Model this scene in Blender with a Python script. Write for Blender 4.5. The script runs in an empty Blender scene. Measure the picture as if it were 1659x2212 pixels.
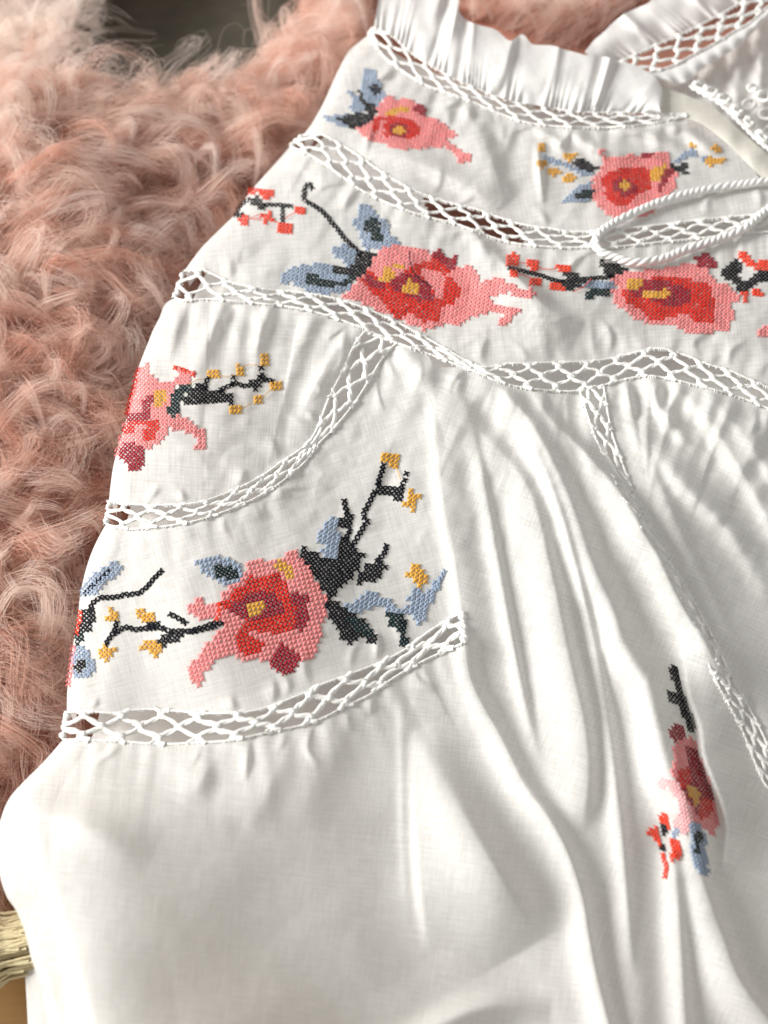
import bpy, math, random
import numpy as np
rng = np.random.default_rng(7)
random.seed(7)
scene = bpy.context.scene
# ------------------------------------------------------------------ camera
CAM = np.array([0.0, -0.30, 0.45]); TILT = math.radians(34.0); VFOV = math.radians(48.0)
cam_d = bpy.data.cameras.new('camera'); cam = bpy.data.objects.new('camera', cam_d)
scene.collection.objects.link(cam)
cam.location = CAM; cam.rotation_euler = (TILT, 0, 0)
cam_d.sensor_fit = 'VERTICAL'; cam_d.sensor_height = 36; cam_d.sensor_width = 27
cam_d.angle = VFOV
cam_d.lens_unit = 'MILLIMETERS'; cam_d.lens = 18.0 / math.tan(VFOV / 2)
cam_d.clip_start = 0.01; cam_d.clip_end = 50
cam_d.dof.use_dof = True; cam_d.dof.focus_distance = 0.515; cam_d.dof.aperture_fstop = 8
scene.camera = cam
# ------------------------------------------------------------------ world, lamp, exposure
world = bpy.data.worlds.new('World'); scene.world = world; world.use_nodes = True
bg = world.node_tree.nodes['Background']
bg.inputs[0].default_value = (1.0, 0.985, 0.955, 1); bg.inputs[1].default_value = 0.40
win_d = bpy.data.lights.new('window_light', 'AREA'); win = bpy.data.objects.new('window_light', win_d)
scene.collection.objects.link(win)
win_d.shape = 'RECTANGLE'; win_d.size = 1.5; win_d.size_y = 1.5; win_d.energy = 225; win_d.color = (1.0, 0.98, 0.945)
win.location = (-3.20, 0.40, 1.62)
from mathutils import Vector
win.rotation_euler = (Vector((0, 0.05, 0)) - Vector(win.location)).to_track_quat('-Z', 'Y').to_euler()
scene.render.engine = 'CYCLES'
scene.render.resolution_x = 768; scene.render.resolution_y = 1024
vs = scene.view_settings; vs.view_transform = 'Standard'; vs.look = 'None'; vs.gamma = 1; vs.exposure = 0.11
vs.use_curve_mapping = False
scene.cycles.max_bounces = 8; scene.cycles.diffuse_bounces = 4; scene.cycles.transparent_max_bounces = 16

# ------------------------------------------------------------------ geometry helpers
TH = math.tan(VFOV / 2); CT, ST = math.cos(TILT), math.sin(TILT)
def unproj(px, py, z):
    """photograph position (in a 1659 x 2212 frame) -> the point of its ray at height z"""
    px = np.asarray(px, float); py = np.asarray(py, float)
    x = (px - 829.5) / 1106 * TH; y = (1106 - py) / 1106 * TH
    dy = y * CT + ST; dz = y * ST - CT
    t = (z - CAM[2]) / dz
    return np.stack([CAM[0] + t * x, CAM[1] + t * dy, CAM[2] + t * dz], -1)
def proj(P):
    d = P - CAM
    yc = d[..., 1] * CT + d[..., 2] * ST; zc = d[..., 1] * ST - d[..., 2] * CT
    return np.stack([829.5 + d[..., 0] / zc / TH * 1106, 1106 - yc / zc / TH * 1106], -1)
def mpp(py):
    """metres per frame unit near the cloth"""
    y = (1106 - np.asarray(py, float)) / 1106 * TH
    return (CAM[2] - 0.012) / (CT - y * ST) * TH / 1106
def arr(p): return np.array(p, float)
def smooth(pts, n, closed=False):
    """Catmull-Rom through pts, resampled evenly"""
    p = arr(pts)
    if closed: q = np.vstack([p[-1], p, p[0], p[1]])
    else: q = np.vstack([2 * p[0] - p[1], p, 2 * p[-1] - p[-2]])
    t = np.linspace(0, 1, 12, endpoint=False)[:, None]; out = []
    for i in range(len(q) - 3):
        a, b, c, d = q[i:i + 4]
        out.append(0.5 * ((2 * b) + (c - a) * t + (2 * a - 5 * b + 4 * c - d) * t ** 2 + (3 * b - a - 3 * c + d) * t ** 3))
    out = np.vstack(out + [q[-2][None]])
    s = np.concatenate([[0], np.cumsum(np.linalg.norm(np.diff(out, axis=0), axis=1))])
    u = np.linspace(0, s[-1], n)
    return np.stack([np.interp(u, s, out[:, k]) for k in range(out.shape[1])], -1)
def seg_dist(px, py, path):
    """signed distance (positive on the left of a path that runs down the frame), arc length, segment index+fraction"""
    path = arr(path); best = np.full(px.shape, 1e9); sd = np.zeros(px.shape); sl = np.zeros(px.shape); fi = np.zeros(px.shape)
    acc = 0.0
    for i in range(len(path) - 1):
        a, b = path[i], path[i + 1]; d = b - a; L = math.hypot(*d); t = ((px - a[0]) * d[0] + (py - a[1]) * d[1]) / L ** 2
        tc = np.clip(t, 0, 1); dx = px - a[0] - tc * d[0]; dy = py - a[1] - tc * d[1]
        dist = np.hypot(dx, dy); m = dist < best
        best = np.where(m, dist, best)
        sg = np.sign(d[0] * (py - a[1]) - d[1] * (px - a[0])); sg = np.where(sg == 0, 1, sg)
        sd = np.where(m, sg * dist, sd); sl = np.where(m, acc + tc * L, sl); fi = np.where(m, i + tc, fi); acc += L
    return sd, sl, fi
def inside(px, py, poly):
    poly = arr(poly); c = np.zeros(px.shape, bool); n = len(poly)
    for i in range(n):
        x1, y1 = poly[i]; x2, y2 = poly[(i + 1) % n]
        if y1 == y2: continue
        c ^= ((y1 > py) != (y2 > py)) & (px < (x2 - x1) * (py - y1) / (y2 - y1) + x1)
    return c
_nz = [(random.uniform(0, 6.283), random.uniform(0, 6.283), random.uniform(0.6, 1.6)) for _ in range(14)]
def noise(px, py, lam):
    v = 0
    for i, (a, ph, f) in enumerate(_nz):
        k = 6.283 * f / lam
        v = v + np.sin(k * (px * math.cos(a) + py * math.sin(a)) + ph + 1.7 * np.sin(0.6 * k * (px * math.sin(a) - py * math.cos(a)) + i))
    return v / 5.3

# ------------------------------------------------------------------ shape of the blouse: seams
LA_U = [(808,60),(844,75),(880,107),(920,135),(980,168),(1030,190),(1070,207),(1130,222),(1180,230),(1230,240),(1280,243),(1330,243),(1380,243),(1430,245),(1480,246)]
LA_L = [(797,74),(830,122),(880,160),(930,188),(995,210),(1055,235),(1105,255),(1155,268),(1205,273),(1280,275),(1355,273),(1430,262),(1482,252)]
LB_U = [(655,292),(690,289),(725,305),(750,320),(780,340),(830,375),(880,403),(930,425),(980,440),(1030,452),(1080,470),(1130,485),(1180,492),(1230,500),(1290,499),(1330,495),(1430,485),(1530,473),(1660,460),(1850,440),(2300,395)]
LB_L = [(627,316),(670,335),(710,360),(745,385),(780,410),(830,435),(880,455),(930,470),(980,482),(1030,500),(1080,518),(1130,528),(1205,534),(1280,534),(1330,533),(1405,525),(1505,515),(1580,507),(1660,500),(1850,482),(2300,440)]
LC_U = [(398,585),(435,582),(460,592),(500,610),(575,625),(650,632),(725,645),(800,670),(870,702),(930,735),(1000,775),(1045,793),(1095,786),(1160,784),(1225,782),(1280,780),(1330,772),(1390,757),(1430,753),(1480,767),(1530,787),(1580,802),(1660,837),(1850,915),(2300,1100)]
LC_L = [(377,643),(400,649),(450,646),(500,650),(565,656),(650,667),(725,687),(790,712),(850,738),(920,762),(1000,793),(1045,810),(1070,822),(1130,837),(1220,845),(1280,838),(1355,818),(1405,812),(1455,820),(1505,832),(1580,852),(1660,882),(1850,960),(2300,1150)]
LD_U = [(236,1082),(300,1090),(370,1090),(430,1085),(490,1065),(560,1032),(610,997),(660,962),(685,927),(710,862),(740,802),(765,747),(788,716)]
LD_L = [(229,1132),(270,1142),(325,1140),(400,1130),(465,1112),(540,1082),(600,1047),(655,1002),(690,957),(720,927),(765,872),(800,817),(832,765),(858,740)]
LE_U = [(145,1538),(190,1535),(240,1540),(310,1532),(370,1535),(435,1540),(500,1540),(550,1535),(600,1520),(650,1500),(700,1477),(760,1455),(830,1427),(880,1400),(930,1362),(998,1322)]
LE_L = [(136,1598),(170,1598),(250,1601),(350,1607),(425,1604),(500,1599),(575,1583),(650,1567),(700,1550),(750,1524),(800,1500),(850,1465),(910,1430),(1003,1388)]
LF_U = [(1252,842),(1280,927),(1305,987),(1330,1047),(1360,1107),(1395,1165),(1440,1250),(1492,1350),(1550,1475),(1600,1570),(1645,1680),(1700,1800),(1780,2330)]
LF_L = [(1304,834),(1320,927),(1340,987),(1367,1062),(1388,1107),(1418,1165),(1470,1250),(1528,1350),(1588,1475),(1640,1570),(1690,1680),(1745,1800),(1830,2330)]
LG_U = [(1341,132),(1405,103),(1465,77),(1525,48),(1573,22),(1609,0),(1680,-45),(1760,-90)]
LG_L = [(1391,158),(1448,144),(1494,120),(1549,91),(1585,68),(1621,48),(1662,12),(1730,-30),(1800,-60)]
S1 = [(829,-60),(829,30),(810,55)]
S_P1 = [(797,74),(775,92),(750,115),(725,165),(700,220),(675,265),(655,292)]
S_P2 = [(627,316),(575,375),(540,415),(510,460),(475,495),(440,530),(420,555),(398,585)]
S_P3 = [(377,643),(357,657),(345,685),(330,715),(320,740),(300,792),(285,852),(270,917),(255,967),(245,1007),(239,1050),(236,1082)]
S_P4 = [(229,1132),(205,1177),(188,1222),(175,1277),(168,1337),(160,1382),(152,1437),(146,1490),(145,1538)]
S_P5 = [(136,1598),(95,1645),(50,1690),(20,1725),(3,1765),(-6,1805),(-6,1850),(0,1890),(15,1935),(35,1965),(55,2015),(70,2075),(90,2135),(105,2212),(125,2330)]
SIL = S1 + S_P1 + S_P2 + S_P3 + S_P4 + S_P5
BODY_L = [(938,793),(945,937),(960,1087),(980,1187),(995,1287),(1003,1388),(1014,1460),(1040,1520),(1080,1590),(1130,1690),(1180,1760),(1215,1820),(1240,1880),(1260,1950),(1272,2025),(1292,2125),(1345,2330)]
# folds: path, height in mm, spread to the left, spread to the right
FOLDS = [
 ([(48,1640),(101,1823),(155,2010),(248,2330)], [12,40,46,44], 115, 480),
 ([(0,1735),(100,1752),(200,1790),(330,1850)], [1,5,5,0], 36, 44),
 ([(866,1480),(868,1600),(872,1800),(880,2000)], [0,.9,1.0,0], 10, 14),
 ([(905,1575),(955,1680),(1010,1780),(1062,1870),(1112,1955),(1160,2035)], [0,8,14,15,10,0], [24,50,85,115,130,130], 46),
 ([(898,1590),(901,1750),(910,1900),(930,2060)], [0,2.6,3.2,0], 14, 60),
 ([(880,2260),(980,2200),(1080,2172),(1190,2185)], [4,7,6,0], 34, 30),
 ([(330,1150),(440,1330),(530,1540)], [5,14,9], 130, 300),
 ([(480,665),(405,830),(350,1030)], [3,10,7], 110, 240),
 ([(330,1612),(400,1660),(480,1700)], [0,2,0], 30, 26),
 ([(475,1612),(440,1670),(395,1740)], [0,3.4,0], 36, 24),
 ([(625,1590),(585,1680),(530,1790)], [0,4.5,0], 60, 36),
 ([(745,1540),(690,1650),(640,1790)], [0,5,0], 60, 50),
 (BODY_L[5:], [3,5,7,7,7,7,7,8,8,8,7,7], 34, 20),
 (BODY_L[:6], [2,3.4,4,4,4,3], 20, 60),
 ([(985,850),(1030,930),(1100,1000),(1150,1080),(1178,1190),(1202,1290),(1225,1400),(1242,1475),(1260,1550),(1270,1640),(1268,1715),(1252,1800)], [2,4,6,8,10,11,11,11,10,9,6,0], 64, 22),
 ([(1050,818),(1110,867),(1155,932),(1185,987),(1220,1057),(1245,1122),(1270,1202),(1300,1267),(1330,1337),(1350,1402),(1394,1464),(1410,1520),(1430,1605),(1445,1661),(1476,1717),(1496,1775),(1510,1850),(1530,1950)], [3,7,9,10,11,11,12,12,13,14,16,18,19,19,17,12,6,2], 46, [18,18,20,24,24,24,26,28,30,34,42,46,50,50,46,40,34,34]),
 ([(1150,850),(1185,905),(1240,957),(1310,1032),(1365,1105),(1390,1155),(1420,1200),(1455,1277),(1490,1340),(1520,1385),(1550,1437),(1590,1500)], [2,5,8,9,10,10,10,11,11,11,9,3], 52, 16),
 ([(1010,880),(1052,1080),(1092,1300),(1128,1490),(1165,1650)], [0,3.2,4,4,0], 20, 10),
 ([(1120,900),(1192,1060),(1240,1220),(1284,1400),(1318,1590),(1338,1760)], [0,3,4.4,4.6,4,0], 22, 11),
 ([(1300,1480),(1332,1690),(1352,1900),(1364,2120)], [0,4,4.5,0], 26, 13),
 ([(1340,880),(1400,1000),(1450,1110),(1520,1260),(1600,1420)], [0,2.4,3,3,0], 26, 16),
 ([(1480,1430),(1490,1500),(1514,1570),(1522,1630),(1546,1694),(1564,1745),(1572,1800),(1566,1880)], [5,9,11,11,11,10,7,2], 12, 80),
 ([(1452,1850),(1466,2000),(1490,2330)], [3,5,5], 34, 16),
 ([(1512,1890),(1560,2020),(1602,2125),(1690,2240)], [4,10,11,9], 65, 18),
 ([(1350,1830),(1370,2000),(1390,2330)], [1,3,3], 40, 40),
 ([(1395,940),(1470,1037),(1570,1140),(1650,1260)], [3,6,6,2], 24, 30),
 ([(1408,822),(1425,880),(1480,950)], [3,6,2], 16, 14),
 ([(1355,835),(1362,870),(1375,905)], [2,4,0], 12, 8),
 ([(1460,830),(1530,900),(1600,1010),(1680,1150)], [3,6,6,3], 22, 40),
 ([(1540,850),(1620,950),(1760,1150)], [3,6,5], 22, 40),
 ([(1450,1400),(1500,1300),(1560,1380),(1700,1600)], [0,0,3,3], 40, 60),
 ([(985,225),(1040,300),(1070,380),(1110,430)], [0,5,6,0], 55, 24),
 ([(1160,318),(1166,370),(1172,430)], [1,4,1], 8, 6),
 ([(815,330),(900,350),(1000,395),(1075,440)], [2,5,5,1], 18, 30),
 ([(1165,280),(1200,300),(1225,335)], [2,4,0], 12, 10),
 ([(1235,285),(1290,322),(1400,335)], [2,4,1], 12, 12),
 ([(1330,275),(1400,290),(1470,320)], [2,4,1], 12, 12),
 ([(1420,268),(1490,290),(1560,345)], [1,4,1], 14, 14),
 ([(1040,515),(1075,560),(1130,615),(1180,665),(1260,705)], [0,6,10,8,0], 75, 15),
 ([(1000,470),(1035,520),(1060,560)], [1,4,1], 18, 12),
 ([(1180,660),(1300,690),(1420,745)], [2,4,1], 30, 60),
 ([(735,745),(690,820),(650,900)], [3,5,1], 14, 26),
 ([(500,650),(560,680),(500,740)], [1,0,0], 10, 10),
 ([(850,745),(885,770),(925,830)], [2,6,2], 26, 24),
 ([(250,1180),(330,1160),(420,1150)], [1,2,1], 30, 30),
 ([(210,1250),(240,1380),(230,1500)], [2,3,2], 30, 60),
 ([(480,660),(455,720),(440,800)], [2,4,0], 16, 14),
 ([(400,655),(375,720),(360,800)], [2,4,0], 14, 16),
 ([(580,668),(560,720),(545,790)], [2,4,0], 16, 16),
]
_r = random.Random(3)
def crease(seam, side, n, reach):
    c = smooth(seam, 60)
    for _ in range(n):
        i = _r.randrange(3, 57); p = c[i]
        if p[0] > 2200: continue
        tg = c[i + 1] - c[i - 1]; tg = tg / math.hypot(*tg); nr = np.array([-tg[1], tg[0]]) * side
        a = _r.gauss(0, .5); ca, sa = math.cos(a), math.sin(a); d = np.array([nr[0] * ca - nr[1] * sa, nr[0] * sa + nr[1] * ca])
        L = _r.uniform(.35, 1) * reach; b = _r.gauss(0, .16) * L
        p0 = p + nr * 4; p1 = p0 + d * L * .5 + tg * b; p2 = p0 + d * L
        if p2[1] < p0[1]: p0, p2 = p2, p0
        FOLDS.append(([tuple(p0), tuple(p1), tuple(p2)], [.2, _r.uniform(.9, 2.3), 0.0], _r.uniform(9, 18), _r.uniform(5, 9)))
for seam_, side_, n_, reach_ in ((LA_L, 1, 14, 70), (LB_U, -1, 14, 80), (LB_L, 1, 14, 80), (LC_U, -1, 16, 90), (LC_L, 1, 24, 110), (LD_U, -1, 8, 80), (LD_L, 1, 8, 90), (LE_U, -1, 9, 90), (LE_L, 1, 9, 110)):
    crease(seam_, side_, n_, reach_)
GATHERS = [  # seam, side, height mm, reach, wave lengths
 (LE_L, -1, 0.7, 60, (62, 97, 41)), (LC_L, -1, 1.25, 110, (52, 83, 121)), (LB_L, -1, 0.7, 40, (44, 70, 31)),
 (LA_L, -1, 1.0, 45, (33, 52, 71)), (LC_U, 1, 0.5, 35, (40, 63, 91)), (LD_L, -1, 0.6, 50, (51, 77, 101))]
def var(v, fi):
    if not isinstance(v, (list, tuple)): return v
    g = np.linspace(0, len(v) - 1, 24 * (len(v) - 1) + 1); y = np.interp(g, np.arange(len(v)), v); k = np.hanning(37); k /= k.sum()
    y = np.convolve(np.concatenate([2 * y[0] - y[18:0:-1], y, 2 * y[-1] - y[-2:-20:-1]]), k, 'valid')
    return np.maximum(np.interp(fi, g, y), 0)
def H(px, py):
    px = np.asarray(px, float); py = np.asarray(py, float)
    d, _, _ = seg_dist(px, py, SIL); d = np.abs(d)
    low = np.clip((py - 1540) / 230, 0, 1); low = low * low * (3 - 2 * low)
    w = 48 + 40 * low; q = np.clip(d / w, 0, 1)
    z = 1.5 + (10 + 10 * low) * np.sqrt(1 - (1 - q) ** 2) + 7 * (1 - np.exp(-np.maximum(-seg_dist(px, py, [(829,-160),(640,300),(420,640),(270,1130),(150,1600),(20,2430)])[0], 0) / 260))
    for path, A, wl, wr in FOLDS:
        P = arr(path); m = 2.6 * max(np.max(wl), np.max(wr))
        sel = (px > P[:, 0].min() - m) & (px < P[:, 0].max() + m) & (py > P[:, 1].min() - m) & (py < P[:, 1].max() + m)
        if not sel.any(): continue
        a_, d_ = px[sel], py[sel]
        ln = np.concatenate([[0], np.cumsum(np.linalg.norm(np.diff(P, axis=0), axis=1))]); Q = smooth(P, 26)
        lq = np.concatenate([[0], np.cumsum(np.linalg.norm(np.diff(Q, axis=0), axis=1))])
        sd, sl, fi = seg_dist(a_, d_, Q)
        fi = np.interp(sl / lq[-1] * ln[-1], ln, np.arange(len(P)))
        dist = np.abs(sd) + 1e-6; wt = (sd > 0) * 1.0
        for e, q in ((Q[0], Q[1] - Q[0]), (Q[-1], Q[-1] - Q[-2])):    # round the two ends off
            q = q / math.hypot(*q); perp = q[0] * (d_ - e[1]) - q[1] * (a_ - e[0])
            end = (sl <= 1e-6) if e is Q[0] or np.allclose(e, Q[0]) else (sl >= lq[-1] - 1e-6)
            wt = np.where(end, .5 * (1 + np.clip(perp / dist, -1, 1)), wt)
        ww = var(wl, fi) * wt + var(wr, fi) * (1 - wt)
        z[sel] += var(A, fi) * np.exp(-(sd / ww) ** 2)
    for k, (path, side, A, reach, lam) in enumerate(GATHERS):
        P = arr(path); m = 3.5 * reach
        sel = (px > P[:, 0].min() - m) & (px < P[:, 0].max() + m) & (py > P[:, 1].min() - m) & (py < P[:, 1].max() + m)
        sd, sl, fi = seg_dist(px[sel], py[sel], P)
        # paths run left to right: below the path is positive
        dd = np.where(np.sign(sd) == -side, np.abs(sd), 0)
        g = sum(np.sin(6.283 * sl / l * (1 + 0.05 * np.sin(sl / 170.)) + 1.3 * j + k + 0.012 * dd) for j, l in enumerate(lam)) / 1.7
        z[sel] += A * g * np.exp(-dd / reach) * (dd / (dd + 14)) * 1.5
    z = z - 11 * np.clip((px - 1330) / 400, 0, 1.3) * np.clip((py - 800) / 300, 0, 1)
    up = np.clip((1500 - py) / 400, 0.15, 1)
    z = z + 0.42 * up * noise(px, py, 170) + 0.10 * up * noise(px + 300, py * 1.2, 61) + 1.3 * noise(px - 90, py + 55, 460)
    # small crumples of thin cotton
    z = z + up * (.75 * np.abs(noise(px + 40, py * .9, 210)) - .55 * np.abs(noise(py + 11, px * 1.1 - 70, 150)) + .22 * np.abs(noise(px * .9 + 500, py + 77, 84)))
    return np.maximum(z, 0.6) / 1000.0
def S(px, py, lift=0.0):
    px = np.asarray(px, float); py = np.asarray(py, float)
    return unproj(px, py, H(px.ravel(), py.ravel()).reshape(px.shape) + lift)

# ------------------------------------------------------------------ mesh helpers
def link(o, parent=None):
    scene.collection.objects.link(o)
    if parent is not None:
        o.parent = parent; o.matrix_parent_inverse = parent.matrix_world.inverted()
    return o
def mesh_obj(name, V, F, mat, parent=None, uv=None, smooth_=True):
    V = np.ascontiguousarray(V, np.float32); F = np.ascontiguousarray(F, np.int32)
    me = bpy.data.meshes.new(name); k = F.shape[1]
    me.vertices.add(len(V)); me.vertices.foreach_set('co', V.ravel())
    me.loops.add(F.size); me.loops.foreach_set('vertex_index', F.ravel())
    me.polygons.add(len(F)); me.polygons.foreach_set('loop_start', np.arange(0, F.size, k, dtype=np.int32))
    try: me.polygons.foreach_set('loop_total', np.full(len(F), k, np.int32))
    except Exception: pass
    me.polygons.foreach_set('use_smooth', np.full(len(F), smooth_, bool))
    me.update(calc_edges=True)
    if uv is not None:
        l = me.uv_layers.new(name='UVMap'); l.data.foreach_set('uv', np.ascontiguousarray(uv, np.float32)[F.ravel()].ravel())
    me.materials.append(mat); me.validate()
    return link(bpy.data.objects.new(name, me), parent)
def grid_faces(nv, nu):
    i = np.arange(nv * nu).reshape(nv, nu)
    return np.stack([i[:-1, :-1], i[1:, :-1], i[1:, 1:], i[:-1, 1:]], -1).reshape(-1, 4)
def tubes(P, rs, ru, sides=6, up=(0, 0, 1), closed=False):
    """batch of N tubes of K points: P (N,K,3), half widths rs sideways / ru upward"""
    P = arr(P); N, K, _ = P.shape
    rs = np.broadcast_to(arr(rs), (N, K)); ru = np.broadcast_to(arr(ru), (N, K))
    if closed: T = np.roll(P, -1, 1) - np.roll(P, 1, 1)
    else: T = np.gradient(P, axis=1)
    T /= np.linalg.norm(T, axis=-1, keepdims=True) + 1e-12
    upv = np.broadcast_to(arr(up), P.shape)
    Sd = np.cross(T, upv); ln = np.linalg.norm(Sd, axis=-1, keepdims=True)
    Sd = np.where(ln > 1e-4, Sd / (ln + 1e-12), np.array([1., 0, 0])); U = np.cross(Sd, T)
    a = np.arange(sides) / sides * 6.28318
    V = P[:, :, None] + Sd[:, :, None] * (rs[:, :, None, None] * np.cos(a)[None, None, :, None]) + U[:, :, None] * (ru[:, :, None, None] * np.sin(a)[None, None, :, None])
    idx = np.arange(N * K * sides).reshape(N, K, sides)
    A = idx if closed else idx[:, :-1]; B = np.roll(idx, -1, 1) if closed else idx[:, 1:]
    F = np.stack([A, np.roll(A, -1, 2), np.roll(B, -1, 2), B], -1).reshape(-1, 4)
    return V.reshape(-1, 3), F
def merge(parts):
    Vs, Fs, n = [], [], 0
    for V, F in parts:
        Vs.append(V); Fs.append(F + n); n += len(V)
    return np.vstack(Vs), np.vstack(Fs)
def thing(name, label, cat, loc=(0, 0, 0), group=None):
    o = bpy.data.objects.new(name, None); o.empty_display_size = 0.02; o.location = loc
    scene.collection.objects.link(o); bpy.context.view_layer.update()
    o['label'] = label; o['category'] = cat
    if group: o['group'] = group
    return o

# ------------------------------------------------------------------ materials
def new_mat(name):
    m = bpy.data.materials.new(name); m.use_nodes = True; nt = m.node_tree
    for n in list(nt.nodes): nt.nodes.remove(n)
    return m, nt, nt.nodes, nt.links
def srgb(r, g, b):
    f = lambda c: (c / 255 / 12.92) if c / 255 <= 0.04045 else ((c / 255 + 0.055) / 1.055) ** 2.4
    return (f(r), f(g), f(b), 1)
def cloth_mat(name, col, transl=0.25, sheer=0.06, weave=1.0):
    m, nt, N, L = new_mat(name)
    out = N.new('ShaderNodeOutputMaterial'); uv = N.new('ShaderNodeTexCoord')
    def slub(sx, sy):
        mp = N.new('ShaderNodeMapping'); mp.inputs['Scale'].default_value = (sx, sy, 1); L.new(uv.outputs['UV'], mp.inputs[0])
        t = N.new('ShaderNodeTexNoise'); t.inputs['Scale'].default_value = 1; t.inputs['Detail'].default_value = 3; t.inputs['Roughness'].default_value = 0.65
        L.new(mp.outputs[0], t.inputs[0]); return t
    a = slub(0.26, 0.014); b = slub(0.014, 0.26)
    add = N.new('ShaderNodeMath'); add.operation = 'ADD'; L.new(a.outputs[0], add.inputs[0]); L.new(b.outputs[0], add.inputs[1])
    half = N.new('ShaderNodeMapRange'); half.inputs[1].default_value = 0.7; half.inputs[2].default_value = 1.3; L.new(add.outputs[0], half.inputs[0])
    bump = N.new('ShaderNodeBump'); bump.inputs['Strength'].default_value = 0.12 * weave; bump.inputs['Distance'].default_value = 0.0006
    L.new(half.outputs[0], bump.inputs['Height'])
    ramp = N.new('ShaderNodeMix'); ramp.data_type = 'RGBA'; L.new(half.outputs[0], ramp.inputs[0])
    ramp.inputs[6].default_value = (col[0] * .84, col[1] * .84, col[2] * .83, 1); ramp.inputs[7].default_value = (*col[:3], 1)
    p = N.new('ShaderNodeBsdfPrincipled'); p.inputs['Roughness'].default_value = 0.85; p.inputs['Specular IOR Level'].default_value = 0.25
    p.inputs['Sheen Weight'].default_value = 0.08
    L.new(ramp.outputs[2], p.inputs['Base Color']); L.new(bump.outputs[0], p.inputs['Normal'])
    t = N.new('ShaderNodeBsdfTranslucent'); t.inputs[0].default_value = (*col[:3], 1); L.new(bump.outputs[0], t.inputs['Normal'])
    mx = N.new('ShaderNodeMixShader'); mx.inputs[0].default_value = transl; L.new(p.outputs[0], mx.inputs[1]); L.new(t.outputs[0], mx.inputs[2])
    tr = N.new('ShaderNodeBsdfTransparent'); mx2 = N.new('ShaderNodeMixShader')
    sh = N.new('ShaderNodeMapRange'); sh.inputs[1].default_value = 0.0; sh.inputs[2].default_value = 1.0; sh.inputs[3].default_value = sheer * 1.8; sh.inputs[4].default_value = sheer * 0.3
    L.new(half.outputs[0], sh.inputs[0]); L.new(sh.outputs[0], mx2.inputs[0]); L.new(mx.outputs[0], mx2.inputs[1]); L.new(tr.outputs[0], mx2.inputs[2])
    L.new(mx2.outputs[0], out.inputs[0]); return m
def thread_mat(name, col, rough=0.55, spec=0.25, scale=2500, var_=0.14):
    m, nt, N, L = new_mat(name)
    out = N.new('ShaderNodeOutputMaterial'); tc = N.new('ShaderNodeTexCoord')
    t = N.new('ShaderNodeTexNoise'); t.inputs['Scale'].default_value = scale; t.inputs['Detail'].default_value = 2
    t2 = N.new('ShaderNodeTexNoise'); t2.inputs['Scale'].default_value = 240; t2.inputs['Detail'].default_value = 2
    L.new(tc.outputs['Object'], t.inputs[0]); L.new(tc.outputs['Object'], t2.inputs[0])
    mx = N.new('ShaderNodeMix'); mx.data_type = 'RGBA'; L.new(t2.outputs[0], mx.inputs[0])
    mx.inputs[6].default_value = (*[c * (1 - var_ * 1.6) for c in col[:3]], 1); mx.inputs[7].default_value = (*[min(1, c * (1 + var_)) for c in col[:3]], 1)
    b = N.new('ShaderNodeBump'); b.inputs['Strength'].default_value = 0.35; b.inputs['Distance'].default_value = 0.0003; L.new(t.outputs[0], b.inputs['Height'])
    p = N.new('ShaderNodeBsdfPrincipled'); p.inputs['Roughness'].default_value = rough; p.inputs['Specular IOR Level'].default_value = spec
    L.new(mx.outputs[2], p.inputs['Base Color']); L.new(b.outputs[0], p.inputs['Normal']); L.new(p.outputs[0], out.inputs[0]); return m
WHITE = (0.885, 0.88, 0.86)
M_cloth = cloth_mat('white_linen', WHITE, 0.30, 0.13)
M_back = cloth_mat('white_linen_back', WHITE, 0.2, 0.0)
M_ruffle = cloth_mat('white_cotton_ruffle', (0.93, 0.925, 0.915), 0.22, 0.0, 0.5)
M_facing = cloth_mat('cream_facing', (0.80, 0.775, 0.70), 0.15, 0.0, 0.6)
M_lace = thread_mat('white_lace_cotton', (0.86, 0.85, 0.82), 0.8, 0.2, 1800, 0.04)
M_cord = thread_mat('white_cord_cotton', (0.90, 0.89, 0.87), 0.6, 0.3, 1500, 0.03)
COL = {'pink': srgb(242, 146, 146), 'red': srgb(212, 36, 20), 'crimson': srgb(156, 22, 44), 'ochre': srgb(226, 168, 62),
       'black': srgb(15, 18, 26), 'teal': srgb(12, 40, 44), 'blue': srgb(152, 168, 190), 'verm': srgb(238, 66, 36), 'navy': srgb(24, 31, 52), 'lit_pink': srgb(250, 188, 190)}
M_th = {k: thread_mat(k + '_embroidery_thread', v, spec=.12 if k in ('black', 'teal', 'navy') else .25) for k, v in COL.items()}

# ------------------------------------------------------------------ floor and rug
def floor_mat():
    m, nt, N, L = new_mat('tan_floor'); out = N.new('ShaderNodeOutputMaterial'); tc = N.new('ShaderNodeTexCoord')
    mp = N.new('ShaderNodeMapping'); mp.inputs['Scale'].default_value = (14, 160, 1); L.new(tc.outputs['Object'], mp.inputs[0])
    t = N.new('ShaderNodeTexNoise'); t.inputs['Scale'].default_value = 2.5; t.inputs['Detail'].default_value = 6; L.new(mp.outputs[0], t.inputs[0])
    mx = N.new('ShaderNodeMix'); mx.data_type = 'RGBA'; L.new(t.outputs[0], mx.inputs[0])
    mx.inputs[6].default_value = srgb(132, 96, 48); mx.inputs[7].default_value = srgb(160, 120, 66)
    p = N.new('ShaderNodeBsdfPrincipled'); p.inputs['Roughness'].default_value = 0.55; L.new(mx.outputs[2], p.inputs['Base Color']); L.new(p.outputs[0], out.inputs[0]); return m
fv = arr([(-3, -2, -.055), (3, -2, -.055), (3, 4, -.055), (-3, 4, -.055)])
fl = mesh_obj('floor', fv, np.array([[0, 1, 2, 3]]), floor_mat()); fl['kind'] = 'structure'

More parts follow.
